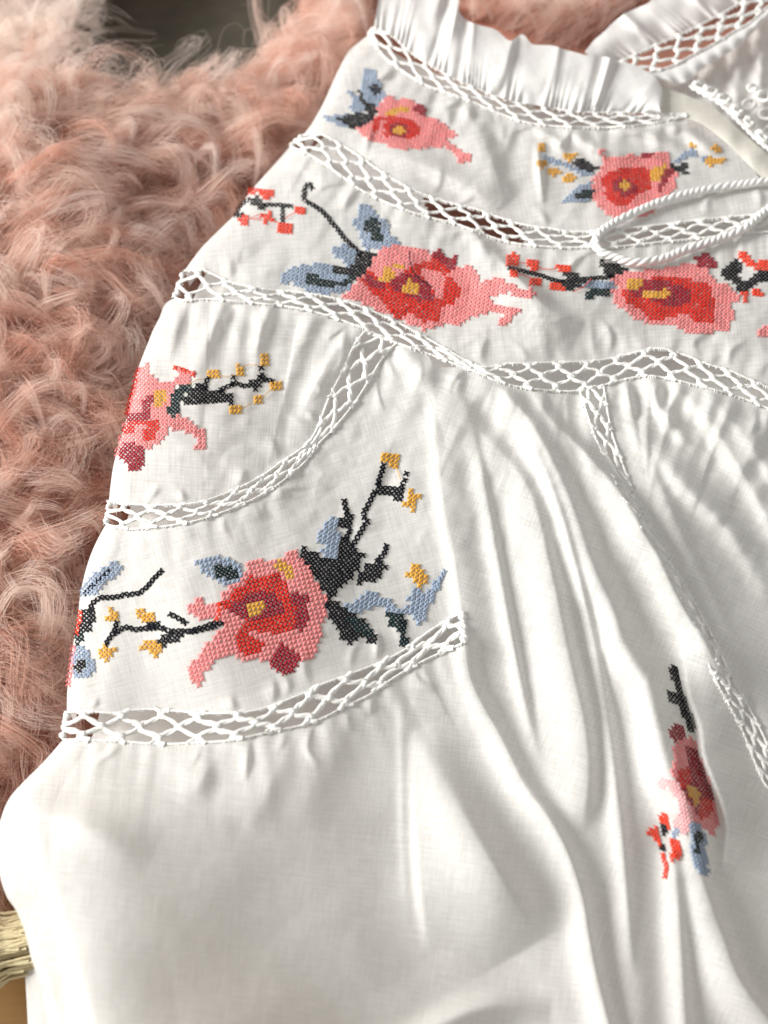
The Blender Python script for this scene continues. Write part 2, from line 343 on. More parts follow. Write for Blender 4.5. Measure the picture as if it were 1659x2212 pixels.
def dark_slab_mat():
    m, nt, N, L = new_mat('dark_surface'); out = N.new('ShaderNodeOutputMaterial'); tc = N.new('ShaderNodeTexCoord')
    t = N.new('ShaderNodeTexNoise'); t.inputs['Scale'].default_value = 60; t.inputs['Detail'].default_value = 6; L.new(tc.outputs['Object'], t.inputs[0])
    mx = N.new('ShaderNodeMix'); mx.data_type = 'RGBA'; L.new(t.outputs[0], mx.inputs[0])
    mx.inputs[6].default_value = srgb(62, 60, 52); mx.inputs[7].default_value = srgb(92, 88, 76)
    p = N.new('ShaderNodeBsdfPrincipled'); p.inputs['Roughness'].default_value = 0.9; L.new(mx.outputs[2], p.inputs['Base Color']); L.new(p.outputs[0], out.inputs[0]); return m
def slab(name, x0, x1, y0, y1, z0, z1, mat):
    n = 26; gx, gy = np.meshgrid(np.linspace(x0, x1, n), np.linspace(y0, y1, n)); q = np.minimum(np.minimum(gx - x0, x1 - gx), np.minimum(gy - y0, y1 - gy))
    gz = z0 + (z1 - z0) * np.sqrt(1 - (1 - np.clip(q / .012, 0, 1)) ** 2)
    return mesh_obj(name, np.stack([gx, gy, gz], -1).reshape(-1, 3), grid_faces(n, n), mat)
dm = slab('dark_slab', -.60, .55, .14, .95, -.055, -.046, dark_slab_mat()); dm['label'] = 'dark olive grey surface showing past the edge of the pink rug'; dm['category'] = 'mat'  # dark-coloured slab on the floor below the gap in the rug
BL_XY = np.vstack([S(arr(SIL)[:, 0], arr(SIL)[:, 1])[:, :2], unproj([2400, 2300], [2330, -60], 0.01)[:, :2]])   # footprint of the blouse (neck side open below)
NECK = [(985,-60),(990,20),(1010,45),(1070,66),(1157,102),(1260,118),(1300,80),(1338,36),(1374,19),(1405,0),(1430,-60)]
GAP = [(90,190),(165,-90),(560,-90),(640,20),(520,180),(350,235),(190,225)]
CORE = [(150,120),(200,-90),(500,-90),(510,40),(430,140),(300,165),(200,150)]
def rug_z(x, y):
    b = unproj(-40, 330, 0.0)
    return -0.034 + 0.030 * np.exp(-(((x - b[0]) / .055) ** 2 + ((y - b[1]) / .12) ** 2))
RUG_Y0 = unproj(0, 1830, -0.03)[1]
rug = thing('shag_rug', 'pink long-haired shaggy rug with curly locks under the white blouse', 'rug', (0, 0.15, -0.05))
gx, gy = np.meshgrid(np.linspace(-.42, .55, 90), np.linspace(RUG_Y0, .75, 90))
gz = rug_z(gx, gy)
gp = proj(np.stack([gx, gy, gz], -1))
keep = ~inside(gp[..., 0], gp[..., 1], GAP)
F = grid_faces(90, 90); kf = keep.ravel()[F].all(1)
def backing_mat():
    m, nt, N, L = new_mat('rug_backing'); out = N.new('ShaderNodeOutputMaterial'); tc = N.new('ShaderNodeTexCoord')
    t = N.new('ShaderNodeTexNoise'); t.inputs['Scale'].default_value = 90; t.inputs['Detail'].default_value = 5; L.new(tc.outputs['Object'], t.inputs[0])
    mx = N.new('ShaderNodeMix'); mx.data_type = 'RGBA'; L.new(t.outputs[0], mx.inputs[0])
    mx.inputs[6].default_value = srgb(160, 108, 92); mx.inputs[7].default_value = srgb(200, 148, 130)
    p = N.new('ShaderNodeBsdfPrincipled'); p.inputs['Roughness'].default_value = 0.95; L.new(mx.outputs[2], p.inputs['Base Color']); L.new(p.outputs[0], out.inputs[0]); return m
mesh_obj('backing', np.stack([gx, gy, gz], -1).reshape(-1, 3), F[kf], backing_mat(), rug)
def fur_mat():
    m, nt, N, L = new_mat('pink_fur'); out = N.new('ShaderNodeOutputMaterial')
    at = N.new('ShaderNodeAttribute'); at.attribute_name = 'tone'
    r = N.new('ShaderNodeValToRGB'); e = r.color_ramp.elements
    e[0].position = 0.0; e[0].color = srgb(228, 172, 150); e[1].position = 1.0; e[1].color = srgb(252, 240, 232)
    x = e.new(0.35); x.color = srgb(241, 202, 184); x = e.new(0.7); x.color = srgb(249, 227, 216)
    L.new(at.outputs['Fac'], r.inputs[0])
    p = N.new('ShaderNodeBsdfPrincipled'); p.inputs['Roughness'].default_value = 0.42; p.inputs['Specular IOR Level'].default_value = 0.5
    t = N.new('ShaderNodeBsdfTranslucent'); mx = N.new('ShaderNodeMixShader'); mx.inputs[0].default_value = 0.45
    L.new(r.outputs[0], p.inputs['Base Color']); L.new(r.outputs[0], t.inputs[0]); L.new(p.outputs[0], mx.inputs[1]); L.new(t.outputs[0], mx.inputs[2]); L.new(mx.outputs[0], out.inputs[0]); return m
def build_fur():
    K = 12
    def roots(n):
        x = rng.uniform(-.40, .22, n); y = rng.uniform(RUG_Y0, .62, n); z = rug_z(x, y)
        p = proj(np.stack([x, y, z + .015], -1))
        ok = (p[:, 0] > -400) & (p[:, 0] < 1500) & (p[:, 1] > -190)
        g = proj(np.stack([x, y, z], -1)); ok &= ~inside(g[:, 0], g[:, 1], GAP)
        inb = inside(x, y, BL_XY); nk = inside(p[:, 0], p[:, 1], NECK)
        ok &= (~inb) | nk
        return np.stack([x, y, z], -1)[ok]
    def edge_d(P):
        sd, _, _ = seg_dist(P[:, 0], P[:, 1], BL_XY[:len(SIL)]); return np.abs(sd)
    def guides(R, length, lift, curl, spread=26):
        n = len(R); t = np.linspace(0, 1, K)[None, :]
        ed = edge_d(R); near = np.clip(ed / 0.055, 0.12, 1)
        py = proj(R)[:, 1]
        ang = np.radians(-34 - 34 * np.clip((py - 900) / 700, -0.5, 1) + 40 * noise(R[:, 0] * 1e4, R[:, 1] * 1e4, 900) + rng.normal(0, spread, n))
        Ln = length * rng.uniform(.55, 1.25, n) * (.55 + .45 * near); h = lift * rng.uniform(.5, 1.2, n) * near
        sgn = rng.choice([-1, 1], n)
        wave = rng.normal(0, .45, n)[:, None] * np.sin(6.283 * rng.uniform(.6, 1.3, n)[:, None] * t + rng.uniform(0, 6.28, n)[:, None])
        tip = (sgn * rng.gamma(2.0, 1.05, n) * curl)[:, None] * np.clip((t - .35) / .65, 0, 1) ** 1.6
        th = ang[:, None] + wave + tip
        ds = Ln[:, None] / K * (1 - .25 * t)
        G = np.empty((n, K, 3))
        G[..., 0] = R[:, None, 0] + np.cumsum(np.cos(th) * ds, 1); G[..., 1] = R[:, None, 1] + np.cumsum(np.sin(th) * ds, 1)
        G[..., 2] = R[:, None, 2] + h[:, None] * np.sin(np.minimum(t * 2.5, 2.45)) + .004 * near[:, None] * np.sin(rng.uniform(0, 6, n)[:, None] + 5 * t) * t
        return G
    out, tone, rad = [], [], []
    t = np.linspace(0, 1, K)
    # locks
    R = roots(5000); G = guides(R, .080, .036, .8, 20); m = 44
    lw = rng.uniform(.5, 1.3, len(R))
    off = rng.normal(0, 1, (len(R), m, 3)) * np.array([1, 1, .8])
    prof = (.0055 * (1 - t) ** .8 + .0009)
    Pk = G[:, None] + off[:, :, None] * (lw[:, None, None, None] * prof[None, None, :, None]) 
    Pk = Pk + rng.normal(0, .0030, (len(R), m, 1, 3)) * (t ** 1.5)[None, None, :, None]
    ltone = np.clip(rng.normal(.58, .2, len(R)) + .14 * noise(R[:, 0] * 1e4, R[:, 1] * 1e4, 800), 0, 1)
    out.append(Pk.reshape(-1, K, 3)); tone.append(np.clip(np.repeat(ltone, m) + rng.normal(0, .12, len(R) * m), 0, 1)); rad.append(np.full(len(R) * m, .000085))
    # glossy curled tips
    R = roots(3000); G = guides(R, .062, .037, 1.5, 40); m = 30
    Pk = G[:, None] + rng.normal(0, 1, (len(R), m, 1, 3)) * (.0022 * (1 - t) + .0008)[None, None, :, None]
    out.append(Pk.reshape(-1, K, 3)); tone.append(np.clip(np.repeat(rng.normal(.78, .12, len(R)), m) + rng.normal(0, .06, len(R) * m), 0, 1)); rad.append(np.full(len(R) * m, .00008))
    # undercoat
    R = roots(70000); G = guides(R, .040, .018, .8, 45)
    out.append(G); tone.append(np.clip(rng.normal(.38, .15, len(R)), 0, 1)); rad.append(np.full(len(R), .00012))
    # stray single hairs
    R = roots(6000); G = guides(R, .070, .037, 1.2, 50)
    out.append(G); tone.append(np.clip(rng.normal(.75, .15, len(R)), 0, 1)); rad.append(np.full(len(R), .000065))
    P = np.vstack(out); tone = np.concatenate(tone); rad = np.concatenate(rad)
    # the pile lies beside the blouse, never over or through it
    fx, fy = P[..., 0].ravel(), P[..., 1].ravel()
    inb = inside(fx, fy, BL_XY)
    pp = proj(P); nk = inside(pp[..., 0].ravel(), pp[..., 1].ravel(), [(x, y - 6) for x, y in NECK])
    bad = (inb & ~nk).reshape(P.shape[:2])
    ok = ~bad.any(1)
    core = inside(pp[..., 0].ravel(), pp[..., 1].ravel(), CORE).reshape(P.shape[:2]).any(1); ok &= ~(core & (rng.random(len(P)) < .62))
    P, tone, rad = P[ok], tone[ok], rad[ok]
    # bright highlight at the far left corner, put into the strand tone
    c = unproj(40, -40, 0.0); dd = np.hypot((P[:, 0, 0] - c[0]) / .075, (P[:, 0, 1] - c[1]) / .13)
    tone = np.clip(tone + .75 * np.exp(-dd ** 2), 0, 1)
    n = len(P); print('fur strands', n)
    hc = bpy.data.hair_curves.new('fur'); hc.add_curves([K] * n)
    hc.attributes['position'].data.foreach_set('vector', np.ascontiguousarray(P, np.float32).ravel())
    ra = hc.attributes.get('radius') or hc.attributes.new('radius', 'FLOAT', 'POINT')
    ra.data.foreach_set('value', (rad[:, None] * (1.05 - .7 * t)[None]).astype(np.float32).ravel())
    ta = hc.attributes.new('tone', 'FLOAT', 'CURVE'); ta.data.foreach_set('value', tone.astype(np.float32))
    hc.materials.append(fur_mat())
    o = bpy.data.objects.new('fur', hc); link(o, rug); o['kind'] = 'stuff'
build_fur()

# ------------------------------------------------------------------ blouse
base = unproj(800, 1200, 0.0)
blouse = thing('embroidered_blouse', 'white linen blouse with lace insets and red and pink cross-stitched flowers on the rug', 'blouse', tuple(base))
def uvrot(px, py, deg):
    c, s = math.cos(math.radians(deg)), math.sin(math.radians(deg))
    return np.stack([px * c - py * s, px * s + py * c], -1)
def coons(name, top, bottom, left, right, mat, step=4.2, ang=10, skirt=False, lift=0.0, label=None, warp=1.0, zfun=None, drop=None, curve=True):
    def ln(c): return np.linalg.norm(np.diff(arr(c), axis=0), axis=1).sum()
    nu = int(max(ln(top), ln(bottom)) / step) + 2; nv = int(max(ln(left), ln(right)) / step) + 2
    T, B, Lc, Rc = smooth(top, nu), smooth(bottom, nu), smooth(left, nv), smooth(right, nv)
    u = np.linspace(0, 1, nu)[None, :, None]; v = np.linspace(0, 1, nv)[:, None, None]
    Lc = Lc + (T[0] - Lc[0]) * (1 - v[:, 0]) + (B[0] - Lc[-1]) * v[:, 0]; Rc = Rc + (T[-1] - Rc[0]) * (1 - v[:, 0]) + (B[-1] - Rc[-1]) * v[:, 0]
    P = (1 - v) * T[None] + v * B[None] + (1 - u) * Lc[:, None] + u * Rc[:, None] - ((1 - u) * (1 - v) * T[0] + u * (1 - v) * T[-1] + (1 - u) * v * B[0] + u * v * B[-1])
    X = S(P[..., 0], P[..., 1], lift) if zfun is None else unproj(P[..., 0], P[..., 1], zfun(P[..., 0], P[..., 1], u[..., 0], v[..., 0]))
    if skirt:   # the cloth turns under along its left edge
        cols = []
        e = X[:, 0]
        for k, (dx, dz) in enumerate([(.0012, -.012), (.0006, -.004), (-.0004, -.0012)]):
            q = e.copy(); q[:, 0] += dx; q[:, 2] += dz; cols.append(q)
        X = np.concatenate([np.stack(cols, 1), X], 1); P = np.concatenate([np.repeat(P[:, :1], 3, 1), P], 1)
    if drop is not None:
        keep = ~inside(P[..., 0].ravel(), P[..., 1].ravel(), drop)
    F = grid_faces(*X.shape[:2])
    if drop is not None: F = F[keep[F].all(1)]
    o = mesh_obj(name, X.reshape(-1, 3), F, mat, blouse, uvrot(P[..., 0].ravel(), P[..., 1].ravel(), ang))
    if label: o['label'] = label
    return o
P1_TOP = LA_L + [(1505,262),(1561,300),(1620,355),(1670,404),(1850,425),(2300,385)]
coons('yoke_panel', P1_TOP, LB_U, S_P1, [(2300,385),(2300,395)], M_cloth, skirt=True, ang=12, label='top yoke panel with two cross-stitched flowers')
coons('yoke_panel', LB_L, LC_U, S_P2, [(2300,440),(2300,1100)], M_cloth, skirt=True, ang=5, label='middle yoke panel with two large cross-stitched flowers')
iC = 7
coons('shoulder_panel', LC_L[:iC + 1], LD_U, S_P3, [(790,712),(789,714),(788,716)], M_cloth, skirt=True, ang=-4)
coons('sleeve_band', LD_L + [(890,752),(920,763),(938,793)], LE_U, S_P4, BODY_L[:5] + [(998,1322)], M_cloth, skirt=True, ang=17)
coons('sleeve', LE_L, [(125,2330),(500,2330),(900,2330),(1345,2330)], S_P5, [(1003,1388)] + BODY_L[6:], M_cloth, skirt=True, ang=-8, label='puffed lower sleeve')
coons('front_panel', [(938,793),(1000,795),(1045,810),(1070,822),(1130,837),(1220,845),(1252,842)], [(1345,2330),(1500,2330),(1650,2330),(1780,2330)], BODY_L, [(1252,842),(1282,927),(1314,985),(1351,1048),(1385,1107),(1411,1162),(1460,1250),(1512,1350),(1560,1450),(1603,1560),(1645,1680),(1700,1800),(1780,2330)], M_cloth, ang=-20, label='gathered front panel with deep folds',
      zfun=lambda px, py, u, v: H(px.ravel(), py.ravel()).reshape(px.shape) + .0030 * np.clip((u - .82) / .18, 0, 1) ** 2 * np.clip((py - 930) / 90, 0, 1) * np.clip((1480 - py) / 90, 0, 1))
coons('front_panel', [(1304,834),(1355,818),(1405,812),(1455,820),(1505,832),(1580,852),(1660,882),(1850,960),(2300,1150)], [(1830,2330),(2050,2330),(2400,2330)], LF_L, [(2300,1150),(2330,1700),(2400,2330)], M_cloth, ang=-25, label='gathered front panel beyond the vertical lace')
# under layer (the back of the blouse)
def zback(px, py, u, v): return np.full(px.shape, 0.0012) + 0.0008 * noise(px, py, 120) - 0.004 * (u < 0.02)
coons('back_panel', [(812,92),(900,140),(1000,182),(1100,220),(1250,245),(1440,255),(1550,310),(1850,300),(2290,310)], [(150,2330),(900,2330),(2390,2330)],
      [(812,92),(740,240),(640,350),(420,600),(290,950),(180,1350),(160,1560),(60,1740),(50,1900),(65,2080),(75,2330)], [(2290,310),(2330,1300),(2390,2330)], M_back, step=14, zfun=zback,
      drop=[(925,405),(1000,425),(1060,450),(1120,480),(1120,545),(1060,535),(1000,515),(925,490)])

coons('sleeve_underside', [(50,2052),(90,2052)], [(66,2330),(160,2330)], [(50,2052),(55,2120),(60,2212),(66,2330)], [(90,2052),(120,2160),(160,2330)], M_back, step=6,
      zfun=lambda px, py, u, v: -.022 + .002 * np.sin(u * 2) + .0006 * noise(px, py, 150), label='lower layer of the sleeve showing past its edge')
# lace
def lace(name, U, L, period, R=1.4, bar=4.4, lift=.0006, label=None, height=None, wig=.022):
    n = 400; Uc, Lc = smooth(U, n), smooth(L, n); mid = (Uc + Lc) / 2
    sl = np.concatenate([[0], np.cumsum(np.linalg.norm(np.diff(mid, axis=0), axis=1))]); total = sl[-1]
    cnt = max(2, int(round(total / period)))
    def at(s, t):     # s in periods, t across
        f = np.clip(s / cnt, 0, 1) * total
        a = np.stack([np.interp(f, sl, Uc[:, k]) for k in (0, 1)], -1); b = np.stack([np.interp(f, sl, Lc[:, k]) for k in (0, 1)], -1)
        return a + (b - a) * t[..., None]
    K = 26; t = np.linspace(-.02, 1.02, K)
    ks = np.arange(-1, cnt + 2) + .0
    fam = []
    for sg in (1, -1):
        k = ks + rng.normal(0, .03, len(ks))
        s = k[:, None] + sg * R * (t - .5)[None] + wig * np.sin(6.283 * (t[None] * 1.5 + rng.uniform(0, 1, (len(ks), 1))))
        s += -sg * .07 * np.sin(2 * math.pi * R * (t - .5) * 2)[None]
        good = (s > -.05) & (s < cnt + .05); s = np.clip(s, 0, cnt)
        sel = good.sum(1) >= 3
        fam.append((s[sel], np.broadcast_to(t, s[sel].shape), sg))
    parts = []
    def surf(p, lf): return (S(p[..., 0], p[..., 1], lf) if height is None else unproj(p[..., 0], p[..., 1], height + lf))
    for s, tt, sg in fam:
        p = at(s, tt); X = surf(p, lift + (.0003 if sg > 0 else 0))
        r = bar * mpp(p[..., 1]) * (1.18 + .09 * rng.normal(0, 1, p.shape[:2]).clip(-1.5, 1.5) + .08 * np.sin(tt * 40)) * (1 + .45 * np.cos(2 * math.pi * R * (tt - .5) * 2).clip(0, 1))
        sd_ = np.cross(np.gradient(X, axis=1), [0, 0, 1]); sd_ /= np.linalg.norm(sd_, axis=-1, keepdims=True) + 1e-9
        for ply in (0, 1):
            a_ = tt * 6.283 * 3.2 + ply * 3.1416 + rng.uniform(0, 6, (len(X), 1))
            Y = X + sd_ * (r * .36 * np.cos(a_))[..., None]; Y[..., 2] += r * .16 * np.sin(a_)
            parts.append(tubes(Y, r * .68, r * .42, 6))
    o = mesh_obj(name, *merge(parts), M_lace, blouse)
    o['label'] = label or 'white openwork lace inset'
    for E, nm in ((Uc, 'seam'), (Lc, 'seam')):
        ne = int(total / 5); c = E[np.linspace(0, n - 1, ne).astype(int)]
        r = 2.6 * mpp(c[:, 1]) * (1 + .18 * np.sin(np.arange(ne) * 2.1))
        pr = [tubes(surf(c, .0007)[None], r[None], r[None] * .8, 6)]
        # overcast stitches along the seam
        tg = np.gradient(E, axis=0); tg /= np.linalg.norm(tg, axis=1, keepdims=True) + 1e-9; nrm = np.stack([-tg[:, 1], tg[:, 0]], -1)
        ids = np.sort(rng.integers(2, n - 3, int(total / 8))); w = np.linspace(-3.4, 3.4, 4)
        pp = E[ids][:, None] + nrm[ids][:, None] * w[None, :, None] + tg[ids][:, None] * (w * .35)[None, :, None]
        X = surf(pp, .0009) ; X[:, (0, 3), 2] -= .0008
        rr = 1.2 * mpp(pp[..., 1]); pr.append(tubes(X, rr, rr, 5))
        mesh_obj(nm, *merge(pr), M_lace, o)
    return o
lace('lace_trim', LA_U, LA_L, 57, bar=4.0, label='narrow lace inset under the neck ruffle')
lace('lace_trim', LB_U, LB_L, 58, bar=4.6, label='lace inset between the two yoke panels')
lace('lace_trim', LC_U, LC_L, 62, bar=4.9, label='lace inset along the lower edge of the yoke')
lace('lace_trim', LD_U, LD_L, 66, bar=4.9, label='curved lace inset around the armhole')
lace('lace_trim', LE_U, LE_L, 84, bar=6.0, label='wide lace inset above the puffed sleeve')
lace('lace_trim', LF_U, LF_L, 60, bar=5.0, label='vertical lace inset down the front')
lace('lace_trim', LG_U, LG_L, 54, bar=5.2, R=1.3, label='lace edging of the far neckline', height=.016)

# neck ruffles, neckline pieces
def ruffle(name, top, bottom, pleats, amp, h0, label, step=3.0):
    nu = int(np.linalg.norm(np.diff(arr(bottom), axis=0), axis=1).sum() / step); nv = 34
    T, B = smooth(top, nu), smooth(bottom, nu)
    v = np.linspace(0, 1, nv)[:, None]; P = B[None] + (T - B)[None] * v[..., None]
    s = np.linspace(0, 1, nu)[None]
    ph = 6.283 * pleats * (s + .030 * np.sin(17 * s + .9 * v) + .016 * np.sin(47 * s + 1 + 1.5 * v))
    am = amp * (.55 + .45 * np.sin(23 * s + 2))
    wv = (np.sin(ph + .5 * v) + .35 * np.sin(1.7 * ph + 1)) * am * (v * .8 + .2) + .40 * amp * np.sin(4.3 * ph + 2 + 2 * np.sin(9 * s)) * np.exp(-v * 5) + .0007 * noise(P[..., 0], P[..., 1], 95)
    z = h0 + .005 * np.sin(v * 2.4) + wv
    P = P + np.stack([2.2 * np.cos(ph) * v, 0 * ph * v], -1)
    o = mesh_obj(name, unproj(P[..., 0], P[..., 1], z).reshape(-1, 3), grid_faces(nv, nu), M_ruffle, blouse, uvrot(P[..., 0].ravel(), P[..., 1].ravel(), 20))
    o['label'] = label; return o
ruffle('neck_ruffle', [(829,-70),(880,-70),(950,-60),(990,0),(992,20),(1010,45),(1040,55),(1070,65),(1100,88),(1130,74),(1150,95),(1190,98),(1225,108),(1260,118),(1295,120),(1330,130),(1370,140),(1405,160),(1427,185),(1432,212),(1428,240)],
       LA_U[:14], 9, .0027, .019, 'gathered white ruffle along the near neckline')
ruffle('neck_ruffle', [(1262,112),(1293,79),(1338,36),(1374,19),(1400,5),(1440,-25),(1500,-50),(1600,-110),(1700,-160)], [(1310,150),(1341,130),(1405,101),(1465,75),(1525,46),(1573,20),(1609,-2),(1680,-47),(1760,-92)], 6, .0022, .013, 'gathered white ruffle along the far neckline')
coons('neck_band', LG_L[:7], [(1410,172),(1477,178),(1516,150),(1560,122),(1592,103),(1625,72),(1668,29)], [(1391,158),(1410,172)], [(1662,12),(1668,29)], M_ruffle, step=3, zfun=lambda px, py, u, v: .0155 + .002 * np.sin(v * 3.14) + .0006 * np.sin(u * 60) * v)
coons('back_yoke', [(1400,160),(1477,172),(1516,148),(1592,100),(1668,25),(1800,-80)], [(1400,235),(1513,250),(1561,275),(1616,320),(1680,385),(1850,500)], [(1400,160),(1400,235)], [(1800,-80),(1850,500)], M_back, step=4, zfun=lambda px, py, u, v: .006 + .002 * np.sin(u * 46 + 3 * v) * (1 - .6 * v) + .001 * noise(px, py, 60))
coons('placket', [(1415,182),(1501,213),(1549,238),(1597,280),(1659,334),(1720,385),(1850,470)], [(1428,246),(1501,262),(1561,302),(1659,397),(1720,452),(1850,520)], [(1415,182),(1428,246)], [(1850,470),(1850,520)], M_facing, step=3,
      zfun=lambda px, py, u, v: .0175 + .0018 * np.sin(v * 2.6) + .0009 * np.sin(u * 40 + 2 * v) * np.clip(u - .2, 0, 1) * 2 + .00018 * noise(px, py, 60), label='cream facing along the neck opening')
def ring(name, cx, cy, a, b, deg, r, z, tilt=0, mat=None):
    th = np.linspace(0, 6.283, 28, endpoint=False); c, s = math.cos(math.radians(deg)), math.sin(math.radians(deg))
    x = a * np.cos(th); y = b * np.sin(th); px = cx + x * c - y * s; py = cy + x * s + y * c
    P = unproj(px, py, z + tilt * np.sin(th * 2) * .001)[None]; rr = r * mpp(py)[None] * (1 + .12 * np.sin(th * 9) + rng.normal(0, .08, 28))[None]
    return mesh_obj(name, *tubes(P, rr, rr * .7, 8, closed=True), mat or M_cord, blouse)
for cx, cy, dg in [(1512,186,15),(1536,198,10),(1563,214,20),(1592,238,35),(1617,263,45),(1646,294,40),(1678,322,40)]:
    ring('button_loop', cx, cy, 12.5 + random.uniform(-1.5, 1.5), 7, dg + random.uniform(-9, 9), 5.8, .0205 + random.uniform(-.001, .001), 1, M_lace)
for cx, cy, rr in [(1618,226,13),(1650,208,14),(1655,246,15),(1625,190,9),(1684,228,15),(1690,275,15),(1664,282,12)]:
    ring('crochet_ring', cx, cy, rr, rr * .7, 0, 4.6, .0125, 1, M_lace)

bc = smooth([(1490,186),(1518,203),(1550,220),(1580,246),(1606,272),(1640,306),(1690,345),(1760,400)], 80)
_b = []
for k in range(2):
    q = bc + np.stack([np.cos(np.arange(80) * .9 + k * 3.14), np.sin(np.arange(80) * .9 + k * 3.14)], -1) * 2.2
    _b.append(tubes(unproj(q[:, 0], q[:, 1], .0200)[None], (3.2 * mpp(q[:, 1]))[None], (2.6 * mpp(q[:, 1]))[None], 6))
mesh_obj('loop_braid', *merge(_b), M_lace, blouse)
# drawstring: three plies twisted round each other
dp = [(1720,388),(1659,391),(1630,395),(1555,405),(1480,420),(1430,435),(1380,455),(1330,480),(1296,503),(1286,522),(1296,542),(1330,556),(1370,567),(1430,560),(1480,540),(1555,515),(1605,495),(1659,452),(1720,415)]
dc = smooth(dp, 420); zc = H(dc[:, 0], dc[:, 1]) + .0032
zc = np.convolve(np.pad(zc, 15, mode='edge'), np.ones(31) / 31, 'valid') + .0005
D = unproj(dc[:, 0], dc[:, 1], zc)
T = np.gradient(D, axis=0); T /= np.linalg.norm(T, axis=1, keepdims=True); Sd = np.cross(T, [0, 0, 1]); Sd /= np.linalg.norm(Sd, axis=1, keepdims=True); Uu = np.cross(Sd, T)
sl = np.concatenate([[0], np.cumsum(np.linalg.norm(np.diff(D, axis=0), axis=1))])
draw = bpy.data.objects.new('drawstring', None); draw.empty_display_size = .01; draw.location = D[200]; link(draw, blouse); bpy.context.view_layer.update()
draw['label'] = 'thick twisted white drawstring looped over the yoke'
for k in range(3):
    a = sl / .0125 * 6.283 + k * 2.094 + .5 * np.sin(sl * 210); rr = .0012
    P = D + Sd * (rr * np.cos(a))[:, None] + Uu * (rr * np.sin(a))[:, None]
    mesh_obj('ply', *tubes(P[None], np.full((1, 420), .0013) * (1 + .06 * np.sin(np.arange(420) * .37 + k))[None], np.full((1, 420), .00125), 8), M_cord, draw)

# ------------------------------------------------------------------ embroidery
def zoomf(x0, y0, w, zw=1659):
    k = w / zw
    return lambda p: [((x0 + x * k) / 1.82278, (y0 + y * k) / 1.82278) for x, y in p]
def stitch_mesh(C, A, B, lift=.0004, wf=.47):
    """cross stitches: centres C (N,2), half axes A, B (N,2): two rounded crossing threads each"""
    N = len(C); K = 6; t = np.linspace(-1, 1, K); parts = []
    jit = rng.normal(0, .09, (N, 2)) * np.linalg.norm(A, axis=1)[:, None]
    for j, (sx, sy) in enumerate(((1, 1), (1, -1))):
        e = (A * sx + B * sy) * rng.uniform(.92, 1.12, (N, 1)) + rng.normal(0, .06, (N, 2)) * np.linalg.norm(A, axis=1)[:, None]
        p = C[:, None] + jit[:, None] + e[:, None] * (t * 1.04)[None, :, None]
        arch = (1 - t ** 4) * .00042 + j * .00026 * np.exp(-(t / .5) ** 2)
        X = S(p[..., 0], p[..., 1]); X[..., 2] += lift + arch[None] - .0003
        w = np.linalg.norm(A, axis=1)[:, None] * wf * mpp(p[..., 1]) * (1 - .35 * t ** 4)[None] * rng.uniform(.88, 1.12, (N, 1))
        parts.append(tubes(X, w, w * .45, 6))
    return merge(parts)
NAMES = {'flower': 'embroidered_flower', 'petal': 'petal', 'heart': 'flower_heart', 'center': 'flower_center', 'leaf': 'embroidered_leaf', 'vein': 'leaf_vein', 'stem': 'embroidered_stem', 'berry': 'embroidered_berry'}
def motif(conv, a, b, polys, stems=(), flower_label=None, thresh=.5):
    a, b = arr(a) * .84, arr(b) * .84
    items = [(k, c, arr(conv(p))) for k, c, p in polys]
    allp = np.vstack([p for _, _, p in items]); org = allp.mean(0)
    M = np.linalg.inv(np.stack([a, b], 1)); ij = (allp - org) @ M.T
    i0, j0 = np.floor(ij.min(0)).astype(int) - 1; i1, j1 = np.ceil(ij.max(0)).astype(int) + 1
    I, J = np.meshgrid(np.arange(i0, i1 + 1), np.arange(j0, j1 + 1)); I, J = I.ravel(), J.ravel()
    C = org + I[:, None] * a + J[:, None] * b
    owner = np.full(len(C), -1); edge_j = rng.uniform(-.17, .17, len(C))
    for n, (k, c, p) in enumerate(items):
        cov = np.zeros(len(C))
        for du in (-.33, 0, .33):
            for dv in (-.33, 0, .33):
                q = C + du * a + dv * b; cov += inside(q[:, 0], q[:, 1], p)
        owner[cov >= 9 * ((thresh + edge_j) if k != 'berry' else .42)] = n
    objs = {}; flower = leaf = None
    for n, (k, c, p) in enumerate(items):
        s = owner == n
        if not s.any(): continue
        par = blouse
        if k in ('petal', 'heart', 'center') and flower: par = flower
        if k == 'vein' and leaf: par = leaf
        V, F = stitch_mesh(C[s], np.repeat(a[None] / 2, s.sum(), 0), np.repeat(b[None] / 2, s.sum(), 0), wf=.43 if c in ('black', 'teal') else .43)
        o = mesh_obj(NAMES[k], V, F, M_th[c], par)
        if k == 'flower':
            flower = o; o['label'] = flower_label or 'cross-stitched pink flower'
        if k == 'leaf': leaf = o
    for c, path in stems:
        p = arr(conv(path)); pitch = (np.linalg.norm(a) + np.linalg.norm(b)) / 2 * 1.1
        L = np.linalg.norm(np.diff(p, axis=0), axis=1).sum(); n = max(2, int(round(L / pitch)) + 1)
        q = smooth(p, n) if len(p) > 2 else p[0] + (p[-1] - p[0]) * np.linspace(0, 1, n)[:, None]
        tg = np.gradient(q, axis=0); tg /= np.linalg.norm(tg, axis=1, keepdims=True); nr = np.stack([-tg[:, 1], tg[:, 0]], -1)
        V, F = stitch_mesh(q, tg * pitch / 2, nr * pitch / 2, wf=.42)
        mesh_obj('embroidered_stem', V, F, M_th[c], blouse)
def thread(conv, path, col, r=1.0, lift=.0012, name='loose_thread'):
    p = smooth(conv(path), 24); X = S(p[:, 0], p[:, 1], lift)[None]; rr = (r * mpp(p[:, 1]))[None]
    mesh_obj(name, *tubes(X, rr, rr, 5), M_th[col], blouse)

